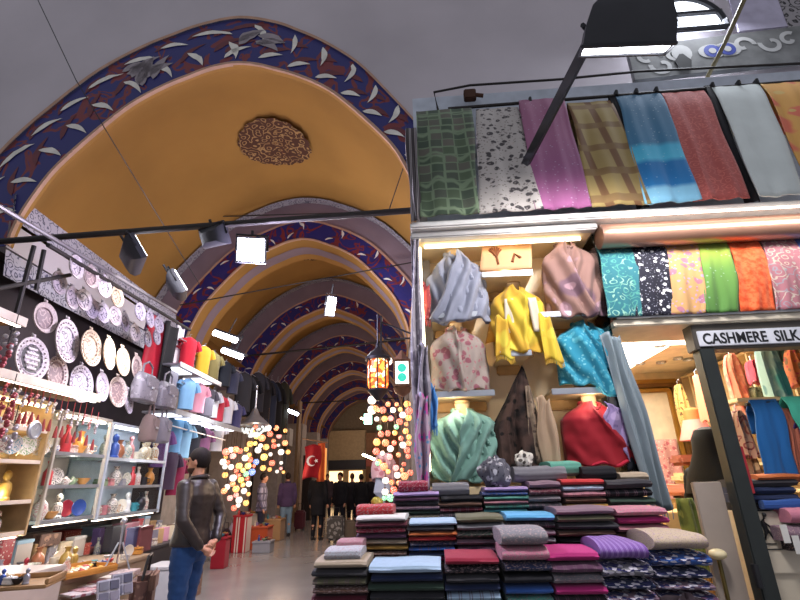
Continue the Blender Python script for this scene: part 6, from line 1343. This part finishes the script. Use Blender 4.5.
def person(label, loc, rz, H, top, legs, hairc, shoe='1c1a1c', arms=None, stride=.0, vox=.016, coat=False, fine=False, head_turn=0, hood=None, skin=SKIN, beard=False, pattern=None, lean=0, group=None, female=False):
    t = thing('person', label, 'person', loc=loc, rz=rz, group=group); s = H / 1.78
    sh = .185 if not female else .165
    hips = {sg: Vector((sg * .09, 0, .93)) for sg in (-1, 1)}; knee = {sg: Vector((sg * .10, .02 + stride * .5 * sg, .50)) for sg in (-1, 1)}; ank = {sg: Vector((sg * .105, -.03 + stride * sg, .09)) for sg in (-1, 1)}
    SH = {sg: Vector((sg * sh, -.01, 1.435)) for sg in (-1, 1)}
    arms = arms or {}
    el = {sg: Vector(arms.get(('e', sg), (sg * (sh + .06), -.03, 1.14))) for sg in (-1, 1)}; wr = {sg: Vector(arms.get(('w', sg), (sg * (sh + .06), .06, .89))) for sg in (-1, 1)}
    hd_ = {sg: Vector(arms.get(('h', sg), tuple(wr[sg] + Vector((0, .04, -.09))))) for sg in (-1, 1)}
    ht = Matrix.Rotation(head_turn, 4, 'Z'); HC = Vector((0, .025, 1.66))
    def hp(v): return HC + ht @ Vector(v)
    b = MB()
    loft(b, [(.86, .13, .10, 0, 0), (.95, .165, .115, 0, 0), (1.08, .145, .10, 0, 0), (1.22, .16, .115, 0, 0), (1.36, .18, .115, 0, -.01), (1.45, .15, .085, 0, -.015), (1.49, .07, .06, 0, -.01)])
    capsule(b, [(0, -.015, 1.44), (0, .0, 1.52), (0, .01, 1.58)], [.062, .056, .055])
    # head: cranium, face, jaw, nose, brow, lips, ears
    n0 = len(b.v); b.ball((0, 0, 0), 1, 12); cntv = len(b.v) - n0
    b.xf_last(lambda v: hp((v.x * .077, v.y * .098 - .01, v.z * .105 + .02)), cntv)
    for c_, r_, k_ in (((0, .035, -.045), .056, (1, .95, 1.1)), ((0, .06, -.085), .032, (1.1, .8, .7)), ((0, .092, -.005), .016, (.8, 1, 1.6)), ((0, .103, -.02), .014, (1.1, .9, .8)), ((.035, .072, .03), .018, (1.6, .7, .6)), ((-.035, .072, .03), .018, (1.6, .7, .6)), ((0, .083, -.055), .014, (1.7, .6, .8)), ((.077, -.005, -.005), .02, (.4, .9, 1.5)), ((-.077, -.005, -.005), .02, (.4, .9, 1.5))):
        n0 = len(b.v); b.ball((0, 0, 0), r_, 6); b.xf_last(lambda v: hp((v.x * k_[0] + c_[0], v.y * k_[1] + c_[1], v.z * k_[2] + c_[2])), len(b.v) - n0)
    for sg in (-1, 1):
        capsule(b, [hips[sg], (hips[sg] + knee[sg]) / 2, knee[sg]], [.088, .075, .056]); capsule(b, [knee[sg], (knee[sg] * .6 + ank[sg] * .4) + Vector((0, -.015, 0)), ank[sg]], [.055, .056, .038])
        capsule(b, [ank[sg], ank[sg] + Vector((0, .08, -.045)), ank[sg] + Vector((0, .17, -.055))], [.04, .038, .03])
        capsule(b, [SH[sg], (SH[sg] + el[sg]) / 2, el[sg]], [.058, .05, .042]); capsule(b, [el[sg], (el[sg] + wr[sg]) / 2, wr[sg]], [.042, .038, .028])
        d = (hd_[sg] - wr[sg]).normalized(); side = d.cross(Vector((0, 1, 0)))
        if side.length < .3: side = d.cross(Vector((1, 0, 0)))
        side.normalize(); nrm = d.cross(side).normalized(); cu_ = arms.get(('curl', sg), .3)
        capsule(b, [wr[sg], wr[sg] + d * .045, wr[sg] + d * .085], [.026, .034, .034], 12, .6)
        for k, ln in enumerate((.066, .076, .072, .058)):
            o_ = wr[sg] + d * .085 + side * (.027 - .018 * k); q1 = o_ + d * ln * .5 + nrm * .012 * cu_; q2 = q1 + (d * cos(cu_ * 1.6) + nrm * sin(cu_ * 1.6)) * ln * .45
            capsule(b, [o_ - d * .015, o_, q1, q2], [.010, .0098, .009, .0078], 8)
        th0 = wr[sg] + d * .03 + side * .03; capsule(b, [th0 - side * .012, th0 + side * .022 + d * .03 + nrm * .01, th0 + side * .022 + d * .065 + nrm * .02], [.013, .0115, .009], 8)
    me = fuse(b, .0075 if fine else vox, 3 if fine else 1); me.materials.clear(); me.materials.append(skin)
    body = part('body', me, skin, t)
    # clothing
    tm = fabric('cl_' + top, top, None, 'plain', 6, None, .42 if fine else .8) if not pattern else pattern
    lm = fabric('cl_' + legs, legs, None, 'plain', 9, None, .8)
    j = MB(); zl = .60 if coat else .84
    loft(j, ([(.60, .19, .15, 0, 0), (.75, .19, .14, 0, 0)] if coat else []) + [(.93 if fine else .82 if not coat else .86, .20, .15, 0, 0), (.97, .20, .148, 0, 0), (1.08, .172, .125, 0, 0), (1.22, .188, .138, 0, 0), (1.36, .205, .138, 0, -.012), (1.45, .165, .105, 0, -.018), (1.505, .082, .078, 0, -.012)])
    for sg in (-1, 1):
        capsule(j, [SH[sg], (SH[sg] + el[sg]) / 2, el[sg]], [.075, .066, .06]); e = el[sg] + (wr[sg] - el[sg]) * .96
        capsule(j, [el[sg], (el[sg] + e) / 2, e], [.06, .053, .043])
    mj = fuse(j, .012 if fine else vox, 3 if fine else 1, .0035 if fine else .006, 3); part('coat' if coat else 'jacket', (mj.materials.clear(), mj.materials.append(tm), mj)[2], tm, t)
    if fine or not coat:
        c2 = MB(); pts = [(.078 * sin(a), -.012 - .075 * cos(a), 1.515 + .012 * cos(a)) for a in [k * 2 * PI / 20 for k in range(21)]]; c2.tube(pts, .02, 8); part('collar', c2, tm, t)
    l = MB()
    loft(l, [(.80, .165, .115, 0, 0), (.88, .18, .125, 0, 0), (.98, .168, .118, 0, 0), (1.03, .155, .11, 0, 0)])
    for sg in (-1, 1):
        capsule(l, [hips[sg] - Vector((0, 0, .04)), (hips[sg] + knee[sg]) / 2, knee[sg]], [.102, .092, .074]); capsule(l, [knee[sg], (knee[sg] + ank[sg]) / 2, ank[sg] + Vector((0, 0, .02))], [.072, .066, .058])
    ml = fuse(l, .012 if fine else vox, 3 if fine else 1, .009 if fine else .005, 8); part('trousers', (ml.materials.clear(), ml.materials.append(lm), ml)[2], lm, t)
    for sg in (-1, 1):
        f = MB(); a = ank[sg]; f.rings([[Vector((a.x + w_ * cos(q), a.y + y_ , max(.0, zc + h_ * sin(q)))) for q in [k * 2 * PI / 12 for k in range(12)]] for y_, w_, zc, h_ in ((-.075, .02, .05, .03), (-.06, .042, .05, .05), (.0, .047, .05, .055), (.08, .05, .035, .04), (.15, .046, .028, .03), (.19, .02, .022, .016))]); part('shoe', f, plain('shoe_' + shoe, shoe, .45), t)
    hm = plain('hair_' + hairc, hairc, .7, var=.25, scale=60)
    h = MB(); h.ball((0, 0, 0), 1, 12); keep = []
    h.xf(lambda v: (v.x * .083, v.y * .106 - .016, v.z * .112 + .028))
    h.xf(lambda v: (v.x, v.y, max(v.z, (-.06 if v.y < -.01 else .035 + .2 * (v.y - .02) if v.y > .05 else .0 + .35 * max(0, v.y)) if not hood else -.16)))
    h.xf(lambda v: hp(v + v.normalized() * .004 * noise.noise(v * 60)))
    if hood:
        h = MB(); loft(h, [(1.30, .26, .17, 0, 0), (1.42, .235, .16, 0, 0), (1.52, .17, .15, 0, 0), (1.62, .125, .14, 0, .005), (1.72, .118, .135, 0, .005), (1.79, .08, .10, 0, .0), (1.815, .03, .04, 0, 0)])
    part('hair' if not hood else 'head_scarf', h, hm, t)
    if beard:
        q = MB(); q.ball((0, 0, 0), 1, 10); q.xf(lambda v: hp((v.x * .062, v.y * .058 + .036, min(v.z, .1) * .052 - .062))); part('beard', q, plain('stubble', '4a342a', .8), t)
    for sg in (-1, 1): part('eye', MB().ball(tuple(hp((sg * .031, .077, .012))), .012, 6), plain('eye_dark', '2a2220', .2), t)
    t.scale = (s, s, s); return t
def stand(px, pyh, pyf, H):   # where a figure of height H stands whose head top is seen at pyh
    d = sight(px, pyh); tt = (H - 1.5) / d.z if abs(d.z) > 1e-3 else 1; p = EYE + d * tt
    return Vector((p.x, p.y, 0))
g = atZ(199, 632, 0); man = Vector((-2.06, 5.0, 0))
person('man in a brown leather jacket and blue jeans facing the left stalls, hands behind him', man, R(74), 1.83, '2a211e', '2a4a7c', '1f1815', '1d1a1a', fine=True, beard=True, head_turn=R(18),
       arms={('e', 1): (.27, -.10, 1.16), ('w', 1): (.12, -.19, .97), ('h', 1): (.03, -.19, .93), ('e', -1): (-.27, -.10, 1.16), ('w', -1): (-.12, -.20, .93), ('h', -1): (-.05, -.24, .88), ('curl', 1): .6, ('curl', -1): .7}, stride=.05)
# shoulder patch of the leather jacket
GP = 'people far down the passage'
CH = fabric('checked_shirt', '4a4660', '9a96a8', 'plaid', 9, '2c2a3c')
def ppl(lab, px, Y, H, rz, top, legs, hair, **k):
    p = atY(px, 500, Y); return person(lab, (p.x, Y, 0), rz, H, top, legs, hair, group=GP, **k)
ppl('person in a dark checked shirt at the end of the left stalls', 262, 13.3, 1.72, R(-80), '4a4660', '2a2c3a', '241c18', pattern=CH, vox=.022)
ppl('person in a purple jacket and pale blue jeans, back turned', 287, 15.2, 1.74, R(20), '4e3c5c', '7a92a4', '2a201c', stride=.08, vox=.022)
ppl('person in a long black coat in the middle of the passage', 318, 14.2, 1.80, R(-10), '14151a', '15151a', '15120f', coat=True, vox=.022)
ppl('person in black walking just beyond the long black coat', 340, 15.6, 1.72, R(150), '18181d', '1c1c22', '241a16', stride=.1, vox=.022)
ppl('person in dark clothes with reddish hair before the bright far window', 352, 16.8, 1.70, R(10), '201e24', '1a1a20', '4a2a1e', coat=True, vox=.022, female=True)
ppl('person in a black jacket beside the reddish-haired one', 361, 15.8, 1.66, R(-15), '131317', '17171c', '1a1512', vox=.022)
ppl('person in a black coat partly behind the mannequin shawl', 371, 16.6, 1.70, R(5), '1b1b20', '1a1a20', '2c2420', coat=True, vox=.022)
ppl('person far off by the warm lit doorway', 327, 21, 1.75, R(180), '3a3038', '2a2a32', '2a1f1a', vox=.026)
sp_ = FW(2.28, .55, 0); a = FP(708, 470, .75)
person('person in black with covered head inside the shop, partly behind the dark post', FW(a[0] + .19, 1.0, .012), R(-60), 1.80, '0c0c0f', '0e0e12', '0a0a0d', hood=True, coat=True, vox=.018)
# bags and pushchair by the crowd
for k, (px, Y, c_, w, h, l) in enumerate(((336, 13.6, '4a4642', .45, .62, 'grey patterned trolley bag standing beside the long black coat'), (349, 13.8, '6a5c4c', .4, .5, 'beige bag on the floor behind the grey trolley bag'), (300, 17, '5a2c34', .35, .6, 'maroon bag by the feet of the person in purple'))):
    p = atY(px, 520, Y); t = thing('bag', l, 'bag', loc=(p.x, Y, 0), group='bags by the crowd'); part('body', MB().rbox(-w / 2, w / 2, -.14, .14, .05, h, .05), fabric('crowd_bag_%d' % k, c_, '8a8680' if k == 0 else None, 'floral' if k == 0 else 'plain', 8), t); part('handle', MB().tube([(-.1, 0, h - .02), (-.08, 0, h + .2), (.08, 0, h + .2), (.1, 0, h - .02)], .012, 6), BLACK, t)
    for x in (-w * .35, w * .35): part('wheel', MB().lathe([(.05, -.02), (.05, .02)], 12, (x, 0, .05), 'x'), BLACK, t)
# headless mannequin with the pink shawl at the shop corner
c = atY(384, 500, 7.4); t = thing('mannequin', 'headless mannequin on a stand at the shop corner, under the pink shawl', 'mannequin', loc=(c.x, c.y, .24))
part('torso', MB().lathe([(.08, 1.0), (.15, 1.08), (.12, 1.25), (.155, 1.42), (.15, 1.5), (.06, 1.56), (.05, 1.62), (.01, 1.63)], 24, sy=.65), plain('mannequin_blue', '9aa8bc', .6), t)
part('pole', MB().tube([(0, 0, -.22), (0, 0, 1.05)], .018, 8), STEEL, t); part('foot', MB().lathe([(.16, -.24), (.16, -.225), (.03, -.21)], 20), STEEL, t)
t = thing('draped_shawl', 'pale pink crossed shawl on the mannequin at the shop corner', 'shawl', loc=(c.x, c.y, 1.48)); mb = MB()
def msh(s, t_):
    a = s * 2 * PI; r = (.06 + .12 * min(1, t_ * 2.6) ** .7 - .02 * t_); f = .014 * sin(5 * a + 6 * t_ + 2 * sin(a)); return ((r + f) * cos(a) * 1.02, (r + f) * sin(a) * .74, .38 - .40 * t_ - .06 * sin(a + .6) * t_)
mb.grid(msh, 40, 20); part('drape', mb, fabric('pink_shawl', 'c0a0a8', 'a8707e', 'floral', 7, 'cfb8c0'), t, solid=.006)

# ================================================================== LIGHT
w = bpy.data.worlds.new('world'); sc.world = w; w.use_nodes = True; bg = w.node_tree.nodes['Background']; bg.inputs[0].default_value = (.80, .82, .92, 1); bg.inputs[1].default_value = .52
def aim(p, d): return Vector(p) + Vector(d)
c = atY(251, 250, 4.25); lamp('SPOT', c, 260, (.80, .80, 1), .15, aim=Vector((-.6, 2, 1.2)), spot=150)
lamp('POINT', c + Vector((0, .35, -.15)), 210, (.74, .68, 1), .12)
c = atY(331, 306, 8.5); lamp('POINT', c + Vector((0, -.1, -.1)), 170, (.9, .9, 1), .15)
for Y, p in ((11.5, 70), (16, 70), (20.5, 80), (25, 90), (30, 110)): lamp('POINT', (axx(Y) + .6, Y, 4.0), p, (1, .8, .72), .3)
for Y in (10.5, 13): lamp('POINT', (-3.0, Y, 1.9), 40, (1, .72, .5), .3)
lamp('POINT', (-.45, 6.2, 2.2), 40, (1, .72, .45), .2)
# left stalls
lamp('AREA', (-3.2, 5.2, 3.05), 50, (1, .95, .95), .3, aim=(-4.0, 5.4, 1.4), size_y=2.0); lamp('AREA', (-3.0, 8.6, 2.5), 24, (.95, .97, 1), .4, aim=(-4.0, 8.6, 1.4), size_y=2.2)
lamp('AREA', (-2.3, 5.0, 4.0), 38, (1, .96, 1), .4, aim=(-3.6, 5.6, 2.9)); lamp('AREA', (-2.5, 7.6, 4.1), 30, (1, .97, .97), .4, aim=(-3.8, 8.4, 2.8))
for y, c_ in ((pC.y * .5 + pD.y * .5, (1, .93, .82)), (pD.y * .5 + pE.y * .5, (.94, .97, 1)), (pA.y * .5 + pB.y * .5, (1, .85, .6))):
    for z in (2.15, 1.8, 1.46): lamp('POINT', (-3.58, y, z), 2.6, c_, .05)
for y in (4.7, 5.4, 6.0, 6.9, 7.7): lamp('POINT', (-3.5, y, 1.08), 4, (1, .95, .9), .06)  # added fill lamps that lift the dark tables under the cases
# display case
lamp('AREA', FW(.81, .08, 3.26), 7, (1, .88, .68), 1.2, aim=FW(.81, .2, 2.0), size_y=.08)
for z, u in ((2.62, .35), (2.62, 1.28), (1.98, .35), (1.98, 1.3), (2.36, .8), (2.95, .8)): lamp('POINT', FW(u, .04, z + .0), 2.3, (1, .86, .66), .05)
lamp('AREA', FW(2.4, -.2, 3.2), 8, (1, .92, .85), 1.6, aim=FW(2.4, .2, 2.8), size_y=.06)
# the shop's interior
lamp('AREA', FW(2.3, 1.4, 2.6), 85, (1, .92, .78), 1.2, aim=FW(2.3, 1.1, 0), size_y=1.4)
# the big floodlight on its arm, shining on the scarves and piles
lamp('SPOT', L_(0, .12, 0), 260, (1, .97, .98), .25, aim=L_(0, .12, 0) + (L_(0, 1, 0) - L_(0, 0, 0)) * 2 + Vector((0, 0, -1.2)), spot=150)
# daylight falling in through the high window
c = FW(3.38, .8, 6.5); lamp('AREA', c, 90, (.85, .9, 1), .8, aim=FW(2.4, -3, 1), size_y=.7)
sc.view_settings.view_transform = 'Standard'; sc.view_settings.look = 'None'; sc.view_settings.gamma = 1; sc.view_settings.use_curve_mapping = False; sc.view_settings.exposure = 0.0
sc.cycles.max_bounces = 6
